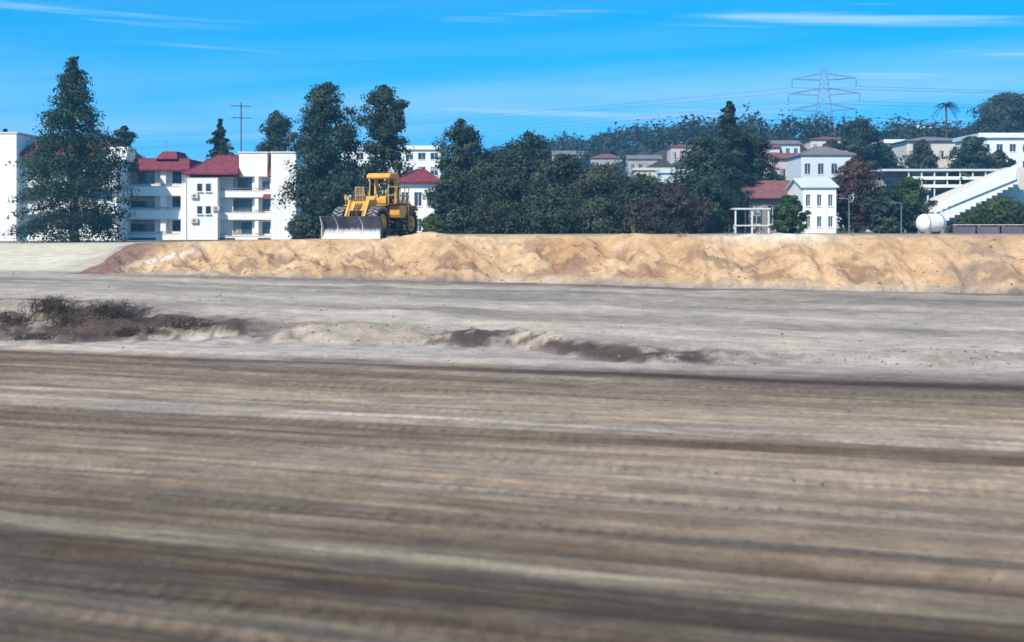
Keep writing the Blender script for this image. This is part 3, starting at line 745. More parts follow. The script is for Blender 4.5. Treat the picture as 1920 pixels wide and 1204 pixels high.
for sd in (-1, 1):
    hb = [((.34, sd * .18, .325), .030), ((.40, sd * .17, .335), (.034, .018))] ; he = [(0, 1)]
    for f in range(4):
        yy = sd * (.145 + f * .018); hb += [((.425, yy, .345), .010), ((.46, yy, .325), .0095), ((.45, yy, .29), .009)]; b = 2 + f * 3; he += [(1, b), (b, b + 1), (b + 1, b + 2)]
    hb += [((.39, sd * .135, .33), .011), ((.43, sd * .12, .31), .010)]; he += [(1, 14), (14, 15)]
    skin_body('hand', M_skin, op, hb, he, 0, 1)
# ================================================================== TREES
def leaf_material(name, c1, c2, c3):
    k = NT(name); a = k.n('ShaderNodeAttribute', attribute_name='tint')
    rmp = k.n('ShaderNodeValToRGB'); cr = rmp.color_ramp; cr.elements[0].color = (*c1, 1); cr.elements[1].color = (*c3, 1)
    e = cr.elements.new(0.5); e.color = (*c2, 1); k.l(a.outputs['Fac'], rmp.inputs[0])
    k.l(rmp.outputs[0], k.b.inputs['Base Color']); k.b.inputs['Roughness'].default_value = 0.65; k.b.inputs['Specular IOR Level'].default_value = 0.25
    tr = k.n('ShaderNodeBsdfTranslucent'); k.l(rmp.outputs[0], tr.inputs['Color'])
    ms = k.n('ShaderNodeMixShader'); ms.inputs[0].default_value = 0.22; k.l(k.b.outputs[0], ms.inputs[1]); k.l(tr.outputs[0], ms.inputs[2]); k.l(ms.outputs[0], k.out.inputs[0])
    return k.m
LEAF = {
    'conifer': leaf_material('conifer_needles', (0.012, 0.036, 0.026), (0.026, 0.060, 0.034), (0.090, 0.125, 0.055)),
    'dark': leaf_material('dark_leaves', (0.013, 0.034, 0.026), (0.030, 0.058, 0.034), (0.095, 0.122, 0.058)),
    'olive': leaf_material('olive_leaves', (0.020, 0.036, 0.026), (0.046, 0.062, 0.034), (0.130, 0.140, 0.075)),
    'brown': leaf_material('brownish_leaves', (0.026, 0.026, 0.026), (0.055, 0.048, 0.038), (0.105, 0.080, 0.058)),
    'rust': leaf_material('russet_leaves', (0.040, 0.024, 0.022), (0.085, 0.048, 0.034), (0.13, 0.09, 0.05)),
    'green': leaf_material('fresh_green_leaves', (0.022, 0.050, 0.020), (0.055, 0.092, 0.028), (0.12, 0.14, 0.045)),
    'hill': leaf_material('hill_leaves', (0.018, 0.040, 0.030), (0.032, 0.058, 0.038), (0.070, 0.085, 0.042)),
}
M_bark = mat('bark', (0.10, 0.075, 0.055), 0.95, 0, 0.35, 3, 0.6, 12, 0.1)

def leaf_quads(C, N, L, tint, rng):
    n = len(C)
    N = N / (np.linalg.norm(N, axis=1, keepdims=True) + 1e-9)
    a = rng.normal(0, 1, (n, 3)); a -= N * (a * N).sum(1, keepdims=True); a /= np.linalg.norm(a, axis=1, keepdims=True) + 1e-9
    b = np.cross(N, a); L = (L * (0.5 + 1.1 * rng.random(n) ** 1.5))[:, None]
    V = np.stack([C - a * L, C + b * L * 0.55, C + a * L, C - b * L * 0.55], 1)
    F = np.arange(4 * n).reshape(n, 4)
    return V.reshape(-1, 3), F, np.repeat(tint, 4)

def crown_points(H, prof, n_clump, per, rng, kind, h0=0.06):
    hs_ = h0 + (1 - h0) * rng.random(n_clump * 6)
    rr = np.array([prof(h) for h in hs_]); keep = rng.random(len(hs_)) < (rr / rr.max()) ** 1.2 + 0.10
    hs_ = hs_[keep][:n_clump]; rr = rr[keep][:n_clump]; k = len(hs_); mr = rr.max()
    az = rng.random(k) * 2 * PI
    lob = 1 + 0.22 * np.sin(az * 3 + hs_ * 9 + rng.random() * 6) + rng.normal(0, 0.10, k)
    rad = rr * np.sqrt(rng.uniform(0.10, 1.0, k)) * lob
    cen = np.stack([rad * np.cos(az), rad * np.sin(az), hs_ * H], 1)
    out = np.stack([np.cos(az), np.sin(az), np.zeros(k)], 1)
    cr = np.minimum((0.20 * mr + 0.15 * rr) * rng.uniform(0.7, 1.3, k), 0.35 * mr); cr = np.minimum(cr, 0.55 * rr + 0.10 * mr)
    ka = 16 if kind == 'conifer' else 10                      # a leader that closes the top
    ha = np.linspace(0.72, 0.985, ka); ra = np.array([prof(h) for h in ha])
    cen = np.concatenate([cen, np.stack([rng.normal(0, .15, ka) * ra, rng.normal(0, .15, ka) * ra, ha * H], 1)])
    aa = rng.random(ka) * 2 * PI; out = np.concatenate([out, np.stack([np.cos(aa), np.sin(aa), np.zeros(ka)], 1)])
    cr = np.concatenate([cr, np.minimum(np.maximum(ra * .95, 0.045 * mr + .12), .4 * mr)]); k = len(cen)
    ct = rng.random(k)
    d = rng.normal(0, 1, (k, per, 3)); d /= np.linalg.norm(d, axis=2, keepdims=True)
    r = rng.random((k, per, 1)) ** 0.45
    loc = d * r
    if kind == 'conifer':
        tang = np.stack([-out[:, 1], out[:, 0], np.zeros(k)], 1)
        a = loc[..., 0:1] * 1.25; b = loc[..., 1:2] * 0.85; c = loc[..., 2:3] * 0.42
        loc = a * out[:, None] + b * tang[:, None] + c * np.array([0, 0, 1.0]); loc[..., 2] -= 0.22 * (a[..., 0]) 
    else:
        loc = loc * np.array([1, 1, 0.72])
    P = cen[:, None] + loc * cr[:, None, None]
    up = 0.55 if kind == 'conifer' else 0.4
    N = d * 1.0 + out[:, None] * 0.5 + np.array([0, 0, up]) + rng.normal(0, 0.45, (k, per, 3))
    tint = np.clip(ct[:, None] * 0.75 + 0.22 * rng.random((k, per)) - 0.05, 0, 1)
    return P.reshape(-1, 3), N.reshape(-1, 3), tint.ravel(), cen

def prof_conifer(base_r, power=0.9, bulge=0.12):
    def f(h): return base_r * max(0.03, ((1 - h) ** power)) * (0.72 + 0.28 * min(1, h / bulge)) * (1 + 0.10 * math.sin(h * 34))
    return f
def prof_table(r, tab):
    hs0 = [a for a, _ in tab]; rs0 = [b for _, b in tab]
    return lambda h: r * float(np.interp(h, hs0, rs0)) * (1 + 0.08 * math.sin(h * 31))
TABS = {
    'cedar': [(0, .86), (.25, .98), (.42, .92), (.55, .80), (.62, .55), (.72, .46), (.82, .32), (.92, .16), (1, .03)],
    'peak': [(0, .95), (.35, 1.0), (.55, .96), (.70, .80), (.82, .66), (.90, .48), (.96, .30), (1, .06)],
    'column': [(0, 1.0), (.3, 1.0), (.5, .80), (.6, .84), (.75, .95), (.85, .85), (.94, .58), (1, .12)],
    'spike': [(0, 1.0), (.4, .95), (.6, .7), (.72, .35), (.85, .30), (.93, .2), (1, .04)],
    'dome': [(0, .92), (.35, 1.0), (.6, .95), (.78, .78), (.90, .55), (.97, .30), (1, .08)],
}
def prof_oval(r, mid=0.5, lo=0.55):
    def f(h):
        if h < mid: t = h / mid; return r * (lo + (1 - lo) * math.sin(t * PI / 2))
        t = (h - mid) / (1 - mid); return r * max(0.04, math.sqrt(max(0, 1 - t ** 2.2)))
    return f

def tree(name, label, x, top, Y, hwpx, leaf='dark', shape='oval', group=None, cat='tree', n_clump=None, per=90, seed=1, h0=0.06, mid=0.45, lo=0.6, L=None, power=0.85, trunk=True, hscale=1.0):
    rng = np.random.default_rng(seed * 101 + int(x))
    X = px(x, Y); zb = base_z(X, Y) - 0.05
    H = pz(top, Y) - zb; r = hwpx / FPX * Y
    root = empty(name, (X, Y, zb), 0, label, cat, group)
    pf = prof_conifer(r, power) if shape == 'conifer' else (prof_table(r, TABS[shape]) if shape in TABS else prof_oval(r, mid, lo))
    if n_clump is None: n_clump = int(90 + 1.7 * H * r)
    P, N, tint, cen = crown_points(H * 0.985, pf, n_clump, int(per * 1.2), rng, 'conifer' if shape in ('conifer', 'cedar', 'spike') else 'broad', h0)
    if L is None: L = 0.142 * (Y / 140.0)
    V, F, T = leaf_quads(P, N, np.full(len(P), L), tint, rng)
    np_mesh('crown', V, F, LEAF[leaf], root, smooth=False, attrs={'tint': T})
    if trunk:
        m = MB(); r0 = 0.018 * H + 0.06
        wob = [(rng.normal(0, .01) * H, rng.normal(0, .01) * H) for _ in range(5)]
        tp = [(wob[i][0] * i / 4, wob[i][1] * i / 4, -0.2 + (H * 0.9) * i / 4) for i in range(5)]
        m.tube(tp, [r0 * 1.25, r0, r0 * .75, r0 * .45, r0 * .12], 9)
        for j in rng.choice(len(cen), min(14, len(cen)), replace=False):
            c = cen[j]; hz = max(0.12 * H, c[2] * 0.78); f = hz / (H * .9)
            m.tube([(0, 0, hz), (c[0] * .5, c[1] * .5, hz + (c[2] - hz) * .6), tuple(c)], [r0 * (1 - f) * .5 + .02, r0 * (1 - f) * .3 + .015, .012], 5)
        m.build('trunk', M_bark, root, smooth=True)
    return root

tree('cedar_tree', 'tallest dark cedar in front of the leftmost white apartment block', 139, 104, 138, 90, 'conifer', 'cedar', n_clump=400, per=75, seed=3, h0=0.02)
tree('conifer_tree', 'dark conifer tip showing over the roof of the leftmost block', 10, 238, 196, 30, 'conifer', 'conifer', seed=4)
tree('conifer_tree', 'small dark conifer just right of the tallest cedar, behind the red roofs', 232, 236, 190, 32, 'conifer', 'oval', seed=5, mid=0.55)
tree('conifer_tree', 'lone pointed conifer rising behind the red tiled apartment roof', 413, 222, 190, 44, 'conifer', 'conifer', seed=6, power=0.7)
tree('evergreen_tree', 'dark evergreen shoulder behind the white towers, left of the big evergreen', 518, 204, 186, 46, 'dark', 'peak', seed=7)
tree('evergreen_tree', 'big peaked evergreen right of the white apartment towers, left of the dozer', 610, 153, 150, 62, 'dark', 'peak', seed=8, n_clump=340, per=75, h0=0.02)
tree('evergreen_tree', 'tall narrow columnar evergreen directly behind the yellow dozer', 721, 158, 150, 46, 'dark', 'column', seed=9, n_clump=280, per=75, h0=0.02)
tree('evergreen_tree', 'bushy evergreen filling the gap behind the dozer blade', 655, 330, 146, 50, 'dark', 'oval', seed=10)
tree('evergreen_tree', 'peaked evergreen at the left end of the long tree belt', 864, 220, 144, 52, 'dark', 'peak', seed=11, h0=0.02)
G = 'trees of the long belt'
belt = [(852, 330, 134, 40, 'dark', 'low rounded tree at the near left foot of the tree belt'),
        (905, 300, 138, 58, 'olive', 'rounded olive tree just right of the peaked evergreen in the belt'),
        (990, 250, 146, 66, 'dark', 'highest domed dark tree in the middle of the tree belt'),
        (950, 335, 128, 60, 'olive', 'low olive tree in front of the domed dark belt tree'),
        (1058, 292, 140, 62, 'olive', 'domed olive tree right of the highest tree of the belt'),
        (1040, 352, 126, 58, 'dark', 'low dark tree along the front edge of the belt centre'),
        (1128, 312, 138, 62, 'olive', 'broad olive tree in the right half of the belt'),
        (1200, 330, 134, 60, 'dark', 'broad dark tree below the hillside houses at the right of the belt'),
        (1125, 372, 124, 56, 'olive', 'low olive tree at the front of the right half of the belt'),
        (1205, 380, 124, 54, 'brown', 'low brownish tree at the front right of the belt'),
        (1258, 346, 132, 44, 'brown', 'brownish tree closing the right end of the belt')]
for i, (x, t, Y, hw, lf, lb) in enumerate(belt):
    tree('belt_tree', lb, x, t, Y, hw * 1.12, lf, 'dome', G, seed=20 + i, per=80, h0=0.0)
tree('pine_tree', 'spiky dark pine standing above the right tree clump', 1368, 186, 172, 46, 'conifer', 'spike', seed=40)
tree('evergreen_tree', 'dark rounded evergreen left of the spiky pine', 1326, 252, 164, 58, 'dark', 'dome', seed=41, h0=0.0)
tree('evergreen_tree', 'dark rounded evergreen right of the spiky pine', 1400, 242, 178, 48, 'dark', 'oval', seed=42, mid=0.55)
tree('evergreen_tree', 'low dark evergreen at the foot of the right tree clump', 1335, 325, 150, 46, 'dark', 'dome', seed=43, h0=0.0)
tree('leafy_tree', 'dark tree on the skyline right of the power pylon', 1612, 224, 255, 36, 'dark', 'oval', seed=44)
tree('russet_tree', 'russet leaved tree between the white house and the tiered white building', 1606, 296, 158, 46, 'rust', 'oval', seed=45, lo=0.5)
tree('green_bush', 'fresh green bush against the red roofed bungalow', 1480, 368, 140, 26, 'green', 'oval', seed=46, cat='bush', lo=0.85)
tree('leafy_tree', 'green tree before the tiered white building', 1704, 334, 160, 38, 'green', 'oval', seed=47, lo=0.7)
tree('leafy_tree', 'dim dark tree between the russet tree and the green tree', 1662, 352, 150, 36, 'dark', 'oval', seed=48, lo=0.8)
tree('leafy_tree', 'dark green tree between the beige and the big white building', 1822, 258, 225, 42, 'dark', 'oval', seed=49)
tree('leafy_tree', 'big dark tree on the hilltop at the right edge', 1892, 178, 330, 62, 'dark', 'oval', seed=50, L=0.3)
tree('green_bush', 'yellowish green bush at the right edge above the purple wall', 1882, 376, 134, 52, 'green', 'oval', seed=51, cat='bush', lo=0.9)
tree('green_bush', 'small green bush left of the purple wall end', 1820, 402, 136, 30, 'green', 'oval', seed=52, cat='bush', lo=0.9)
tree('shrub', 'low dark shrub at the right end of the apartment towers', 572, 400, 148, 26, 'dark', 'oval', seed=53, cat='shrub', lo=0.9)
tree('shrub', 'pale green shrub just right of the dozer rear wheel', 812, 404, 122, 18, 'green', 'oval', seed=54, cat='shrub', lo=0.9)
for i, (x, t, Y, hw, lf, lb) in enumerate((
        (1448, 322, 190, 30, 'dark', 'dark tree between the white cottage and the pink beige house'),
        (1560, 262, 250, 30, 'olive', 'olive tree peeping over the tall pale house'),
        (1650, 268, 262, 30, 'dark', 'dark tree right of the skyline tree below the power lines'),
        (1730, 262, 268, 26, 'olive', 'olive tree before the left part of the beige building'),
        (1872, 282, 235, 30, 'olive', 'olive tree before the big white building at the right edge'),
        (1306, 372, 146, 30, 'brown', 'brownish low tree at the left foot of the right clump'))):
    tree('leafy_tree', lb, x, t, Y, hw, lf, 'dome', None, seed=70 + i, per=75)
# palm on the skyline
def palm(label, x, ytop, Y, span):
    rng = np.random.default_rng(5); X = px(x, Y); zb = base_z(X, Y); H = pz(ytop, Y) - zb; s = span / FPX * Y
    root = empty('palm_tree', (X, Y, zb - .1), 0, label, 'palm')
    m = MB(); m.tube([(0, 0, 0), (.1, 0, H * .4), (.05, 0, H * .8), (0, 0, H)], [.32, .24, .2, .22], 9); m.build('trunk', M_bark, root, smooth=True)
    Vs, Fs, Ts = [], [], []; b = 0
    for k in range(34):
        a = rng.random() * 2 * PI; el = rng.uniform(-.5, 1.1); ln = s * rng.uniform(.75, 1.1); d = np.array([math.cos(a), math.sin(a), 0]); w = np.array([-d[1], d[0], 0])
        for j in range(14):
            t = (j + 1) / 14; p = d * ln * t * math.cos(el * (1 - .5 * t)) + np.array([0, 0, H + ln * (math.sin(el) * t - 0.85 * t * t)])
            for sd in (-1, 1):
                q = p + w * sd * ln * .24 * (1 - .6 * t) + d * ln * .10 - np.array([0, 0, ln * .08]); c = d * ln * .022
                Vs += [p - c, p + c, q + c * .2, q - c * .2]; Fs.append((b, b + 1, b + 2, b + 3)); b += 4; Ts += [rng.random() * .6] * 4
    np_mesh('fronds', np.array(Vs), np.array(Fs), LEAF['dark'], root, smooth=False, attrs={'tint': np.array(Ts)})
palm('lone palm standing on the skyline under the power lines', 1774, 196, 300, 26)

# far-off wood on the hill: one mass
def hill_wood():
    rng = np.random.default_rng(99); Ps = []; Ns = []; Ts = []; Ls = []
    k = 0
    while k < 1700:
        Y = rng.uniform(240, 640); a = rng.uniform(-0.42, 0.46); X = a * Y
        w = float(sstep(20, 60, X)); s0 = 250 - 85 * w; s1 = 560 - 130 * w
        if Y < s0 + 10 or Y > s1 + 60: continue
        if rng.random() > 0.6 + 0.4 * float(sstep(s0 + 60, s1, Y)): continue
        xp = 960 + FPX * X / Y
        if any(abs(xp - hx) < hw_ and Y < hy + 3 and Y > hy - 20 for hx, hw_, hy in HILL_CLEAR): continue
        z = float(hill_z(X, Y)); H = rng.uniform(4.0, 8); r = H * rng.uniform(.35, .6); n = 120
        if Y > s1 - 60: H *= 1.15
        d = rng.normal(0, 1, (n, 3)); d /= np.linalg.norm(d, axis=1, keepdims=True); q = d * rng.random((n, 1)) ** .95
        lump = 1 + .3 * np.sin(d[:, 0] * 5 + k) * np.cos(d[:, 2] * 4 + k)
        P = np.stack([X + q[:, 0] * r * lump, Y + q[:, 1] * r * lump, z + H * .5 + q[:, 2] * H * .52 * lump], 1)
        Ps.append(P); Ns.append(d + rng.normal(0, .5, (n, 3)) + np.array([0, 0, .4])); Ts.append(np.clip(rng.random() * .5 + .5 * rng.random(n), 0, 1)); Ls.append(np.full(n, .0014 * Y)); k += 1
    V, F, T = leaf_quads(np.concatenate(Ps), np.concatenate(Ns), np.concatenate(Ls), np.concatenate(Ts), rng)
    o = np_mesh('hillside_wood', V, F, LEAF['hill'], smooth=False, attrs={'tint': T})
    tag(o, 'dark wood covering the far hillside', 'wood', kind='stuff')
# dead brush on the dark slumped bank at the left
def brush(label, x, y, Yg, hgt, wd, seed):
    rng = np.random.default_rng(seed); X = px(x, Yg); z = float(ground_z(X, Yg)) - .03
    root = empty('dead_brush', (X, Yg, z), 0, label, 'brush', 'dead brush on the low bank'); mb = MB()
    for k in range(150):
        a = rng.random() * 2 * PI; h = hgt * .62 * rng.uniform(.2, 1); s = wd * rng.uniform(.2, 1); bx = rng.normal(0, wd * .75); by = rng.normal(0, .3)
        p0 = Vector((bx, by, 0)); p2 = p0 + Vector((s * math.cos(a) * .7 + .12, s * math.sin(a) * .5, h)); p1 = p0.lerp(p2, .5) + Vector((rng.normal(0, .06), rng.normal(0, .06), .05))
        mb.tube([p0, p1, p2], [.010, .007, .003], 3)
        for j in range(4):
            q = p1.lerp(p2, rng.random()); d = Vector((rng.normal(), rng.normal(), rng.uniform(.1, 1))).normalized() * hgt * rng.uniform(.12, .3); mb.tube([q, q + d], [.006, .002], 3)
    mb.build('twigs', M_twig, root)
M_twig = mat('dead_twigs', (0.085, 0.060, 0.050), 0.95, 0, 0.4, 3)
for i, (x, Yg, h, w, lb) in enumerate((
        (22, 46.5, .75, .55, 'leftmost dark dead brush on the low grey bank'),
        (92, 47.5, .85, .4, 'second dark dead brush from the left on the low bank'),
        (128, 46.0, .55, .5, 'low dead brush between the second and the widest brush'),
        (205, 46.2, .8, .75, 'widest dark dead brush on the low grey bank'),
        (248, 44.6, .45, .5, 'low dark dead brush right below the widest brush'),
        (345, 44.9, .5, .45, 'dead brush standing alone at the right end of the brush row'),
        (60, 44.8, .4, .5, 'low dead brush below the leftmost two brushes'))):
    brush(lb, x, 0, Yg, h, w, 300 + i)
# rough growth at the back of the berm
def dry_tuft(name, label, x, Y, hgt, n, m_, cat, seed, spread=.25, group=None):
    rng = np.random.default_rng(seed); Y = 74.1 / (1 + SK * (x - 960) / FPX); X = px(x, Y); z = float(surf_z(X, Y)[0]) - .02
    root = empty(name, (X, Y, z), 0, label, cat, group); mb = MB()
    for k in range(n):
        a = rng.random() * 2 * PI; h = hgt * rng.uniform(.5, 1); s = spread * rng.uniform(.3, 1); b0 = rng.normal(0, spread * .35, 2)
        p1 = (b0[0] + s * .4 * math.cos(a), b0[1] + s * .4 * math.sin(a), h * .6); p2 = (b0[0] + s * math.cos(a), b0[1] + s * math.sin(a), h)
        mb.tube([(b0[0], b0[1], 0), p1, p2], [.012, .008, .002], 4)
        for j in range(3):
            f = .35 + .2 * j; q = Vector((b0[0], b0[1], 0)).lerp(Vector(p2), f); w = Vector((rng.normal(), rng.normal(), .6)).normalized() * hgt * .22; t = w.cross(Vector((0, 0, 1))).normalized() * hgt * .03
            mb.add([q, q + w * .5 + t, q + w, q + w * .5 - t], [(0, 1, 2, 3)])
    mb.build('stems', m_, root)
M_dry = mat('dry_stalks', (0.52, 0.30, 0.10), 0.9); M_weed = mat('weed_green', (0.16, 0.24, 0.08), 0.8); M_straw = mat('straw', (0.50, 0.42, 0.30), 0.9)
dry_tuft('weed', 'single pale green weed on the berm rim before the belt', 1190, 72.5, .55, 7, M_weed, 'weed', 1, .18)
dry_tuft('dry_grass_tuft', 'orange dry grass tuft on the berm rim right of the belt', 1278, 70.5, .28, 26, M_dry, 'grass', 2, .5)
for i, (x, lb) in enumerate(((1366, 'straw coloured tuft on the berm rim below the red roofed bungalow'), (1424, 'straw coloured tuft on the berm rim left of the white house'), (1600, 'straw coloured tuft on the berm rim right of the white house'))):
    dry_tuft('dry_grass_tuft', lb, x, 69.5 - i * 1.6, .24, 12, M_straw, 'grass', 5 + i, .3, 'straw tufts on the berm rim')
# ================================================================== BUILDINGS
def stucco():
    k = NT('white_stucco'); v = k.coord(); vs2 = k.coord((1.6, 1.6, 0.10))
    a = k.noise(v, 0.35, 5); b = k.noise(vs2, 1.3, 5, 0.6)
    c = k.mix(k.rng(a, .3, .7, 0, 1), (0.79, 0.78, 0.75), (0.86, 0.85, 0.82))
    c = k.mix(k.rng(b, .54, .76, 0, .38), c, (0.50, 0.48, 0.44))           # rain streaks
    k.l(c, k.b.inputs['Base Color']); k.b.inputs['Roughness'].default_value = .9; k.b.inputs['Specular IOR Level'].default_value = .15
    k.l(k.bump(k.noise(v, 6, 4), .2), k.b.inputs['Normal']); return k.m
M_white = stucco()
M_curt = mat('curtain', (0.42, 0.41, 0.38), 0.9, 0, 0.2, 1.5)
M_cream = mat('cream_stucco', (0.66, 0.60, 0.53), 0.9, 0, 0.08, 0.3, 0.15, 6, 0.15)
M_pink = mat('pink_beige_stucco', (0.58, 0.46, 0.43), 0.9, 0, 0.10, 0.3, 0.15, 6, 0.15)
M_palebl = mat('pale_blue_stucco', (0.64, 0.68, 0.71), 0.9, 0, 0.08, 0.3, 0.15, 6, 0.15)
M_dim = mat('weathered_pale_wall', (0.42, 0.40, 0.39), 0.9, 0, 0.12, 0.3, 0.15, 6, 0.15)
M_taupe = mat('taupe_wall', (0.30, 0.26, 0.25), 0.9, 0, 0.15, 0.4, 0.15, 6, 0.15)
M_purple = mat('purple_grey_wall', (0.15, 0.115, 0.16), 0.9, 0, 0.2, 0.5, 0.2, 5, 0.15)
M_frame = mat('window_frame_white', (0.70, 0.70, 0.68), 0.6, 0, 0.05, 1)
M_dframe = mat('window_frame_dark', (0.10, 0.09, 0.09), 0.5, 0, 0.1, 1)
M_rail2 = mat('balcony_rail', (0.25, 0.24, 0.25), 0.5, 0.3, 0.1, 1)
def glass_mat():
    k = NT('window_glass'); v = k.coord((0.9, 0.9, 0.9)); f = k.noise(v, 0.8, 2)
    k.l(k.mix(k.rng(f, .35, .65, 0, 1), (0.012, 0.022, 0.04), (0.05, 0.085, 0.12)), k.b.inputs['Base Color'])
    k.b.inputs['Roughness'].default_value = 0.08; k.b.inputs['Specular IOR Level'].default_value = 0.6
    return k.m
M_pane = glass_mat()
def roof_mat(name, c):
    k = NT(name); v = k.coord()
    s = k.n('ShaderNodeSeparateXYZ'); k.l(v, s.inputs[0])
    w = k.n('ShaderNodeTexWave', wave_type='BANDS', bands_direction='Z', wave_profile='SAW'); w.inputs['Scale'].default_value = 0.9; w.inputs['Distortion'].default_value = 0.3; k.l(v, w.inputs['Vector'])
    w2 = k.n('ShaderNodeTexWave', wave_type='BANDS', bands_direction='X', wave_profile='SIN'); w2.inputs['Scale'].default_value = 1.1; k.l(v, w2.inputs['Vector'])
    f = k.noise(v, 1.4, 5)
    c1 = k.mix(k.rng(f, .3, .7, 0, 1), tuple(x * .72 for x in c), tuple(x * 1.2 for x in c))
    c1 = k.mix(k.rng(w.outputs['Fac'], 0, 1, 0.0, 0.28), c1, tuple(x * .45 for x in c))
    k.l(c1, k.b.inputs['Base Color']); k.b.inputs['Roughness'].default_value = 0.8; k.b.inputs['Specular IOR Level'].default_value = 0.2
    n = k.bump(w.outputs['Fac'], .8, .12); n = k.bump(w2.outputs['Fac'], .5, .06, n); k.l(n, k.b.inputs['Normal'])
    return k.m
M_redroof = roof_mat('red_roof_tiles', (0.23, 0.052, 0.068))
M_brownroof = roof_mat('red_brown_shingles', (0.26, 0.105, 0.105))
M_greyroof = roof_mat('grey_shingles', (0.22, 0.20, 0.21))
M_flat = mat('pale_flat_roof', (0.62, 0.64, 0.66), 0.9, 0, 0.1, 0.3)

def cut_wall(mb, x0, x1, y0, y1, z0, z1, ops):
    """a wall along x with real openings: ops = (x0, x1, z0, z1)"""
    xs = sorted({x0, x1, *[o[0] for o in ops], *[o[1] for o in ops]}); xs = [x for x in xs if x0 <= x <= x1]
    for a, b in zip(xs[:-1], xs[1:]):
        if b - a < 1e-4: continue
        c = (a + b) / 2; segs = sorted((o[2], o[3]) for o in ops if o[0] < c < o[1]); z = z0
        for s0, s1 in segs:
            if s0 > z + 1e-4: mb.box(a, b, y0, y1, z, s0)
            z = max(z, s1)
        if z < z1 - 1e-4: mb.box(a, b, y0, y1, z, z1)
def window(root, x0, x1, z0, z1, y, nm=1, frame=None, sill=True, nh=0, t=0.06, name='window'):
    m = MB(); d = y + 0.10; e = y + 0.16
    m.box(x0, x1, d, e, z0, z0 + t); m.box(x0, x1, d, e, z1 - t, z1); m.box(x0, x0 + t, d, e, z0 + t, z1 - t); m.box(x1 - t, x1, d, e, z0 + t, z1 - t)
    for k in range(1, nm + 1):
        if nm > 0 and k <= nm - 0:
            xx = x0 + (x1 - x0) * k / (nm + 1); m.box(xx - t * .45, xx + t * .45, d + .005, e - .005, z0 + t, z1 - t)
    w = m.build(name, frame or M_frame, root)
    p = MB(); p.box(x0 + t * .5, x1 - t * .5, y + .125, y + .135, z0 + t * .5, z1 - t * .5); p.build('pane', M_pane, w)
    rq = random.Random(int(x0 * 971 + z0 * 313 + y * 7)); q = rq.random()
    if (x1 - x0) > .9 and q < .55:                                          # blind or curtain half drawn
        c = MB()
        if q < .25: c.box(x0 + t, x1 - t, y + .105, y + .118, z1 - t - (z1 - z0) * rq.uniform(.2, .6), z1 - t)
        else: c.box(x0 + t, x0 + t + (x1 - x0) * rq.uniform(.2, .45), y + .105, y + .118, z0 + t, z1 - t)
        c.build('blind', M_curt, w)
    if sill and name == 'window':
        s = MB(); s.box(x0 - .05, x1 + .05, y - .06, y + .09, z0 - .07, z0 - .003); s.build('sill', M_frame, w)
    return w
def hip_roof(root, x0, x1, y0, y1, z0, z1, ix0, ix1, iy, mat_, name='roof', over=0.35, th=0.16):
    X0, X1, Y0, Y1 = x0 - over, x1 + over, y0 - over, y1 + over
    m = MB()
    vs = [(X0, Y0, z0), (X1, Y0, z0), (X1, Y1, z0), (X0, Y1, z0), (ix0, y0 + iy, z1), (ix1, y0 + iy, z1), (ix1, y1 - iy, z1), (ix0, y1 - iy, z1)]
    lo = [(x, y, z - th) for x, y, z in vs[:4]]
    m.add(vs + lo, [(0, 1, 5, 4), (1, 2, 6, 5), (2, 3, 7, 6), (3, 0, 4, 7), (4, 5, 6, 7), (8, 11, 10, 9), (0, 8, 9, 1), (1, 9, 10, 2), (2, 10, 11, 3), (3, 11, 8, 0)])
    r = m.build(name, mat_, root)
    g = MB(); g.tube([vs[4], vs[5]], .11, 6); g.tube([vs[0], vs[4]], .10, 6); g.tube([vs[1], vs[5]], .10, 6); g.build('ridge_cap', mat_, r, smooth=True)
    return r

# ---- apartment blocks, three storeys with solid balcony fronts and red tile mansards
def bay(root, x0, x1, wins, floors, ztop, ybal, yrec, ydeep, parts=True):
    """recessed wall with windows behind balconies; floors = (window z0, window z1, parapet z0, parapet z1)"""
    m = MB(); ops = [(a, b, f[0], f[1]) for a, b, _ in wins for f in floors]
    cut_wall(m, x0, x1, yrec, yrec + .25, floors[-1][2] - 0.4, ztop, ops); m.build('wall', M_white, root)
    for f in floors:
        for a, b, n in wins: window(root, a, b, f[0], f[1], yrec, n, M_dframe if n > 1 else M_frame, sill=False)
        m = MB(); m.box(x0, x1, ybal, ybal + .16, f[2], f[3]); bal = m.build('balcony', M_white, root)
        s = MB(); s.box(x0, x1, ybal + .162, yrec - .003, f[2], f[2] + .16); s.build('floor_slab', M_white, bal)
        rl = MB(); rl.tube([(x0 + .05, ybal + .08, f[3] + .30), (x1 - .05, ybal + .08, f[3] + .30)], .03, 6)
        nps = max(3, int((x1 - x0) / 1.1))
        for q in range(nps + 1): xx = x0 + .05 + (x1 - x0 - .1) * q / nps; rl.tube([(xx, ybal + .08, f[3] + .06), (xx, ybal + .08, f[3] + .30)], .022, 5)
        rl.build('balcony_rail', M_rail2, bal)
        c = MB(); c.box(x0 - .0, x1 + .0, ybal - .05, ybal + .21, f[3] + .002, f[3] + .07); c.build('coping', M_cream, bal)

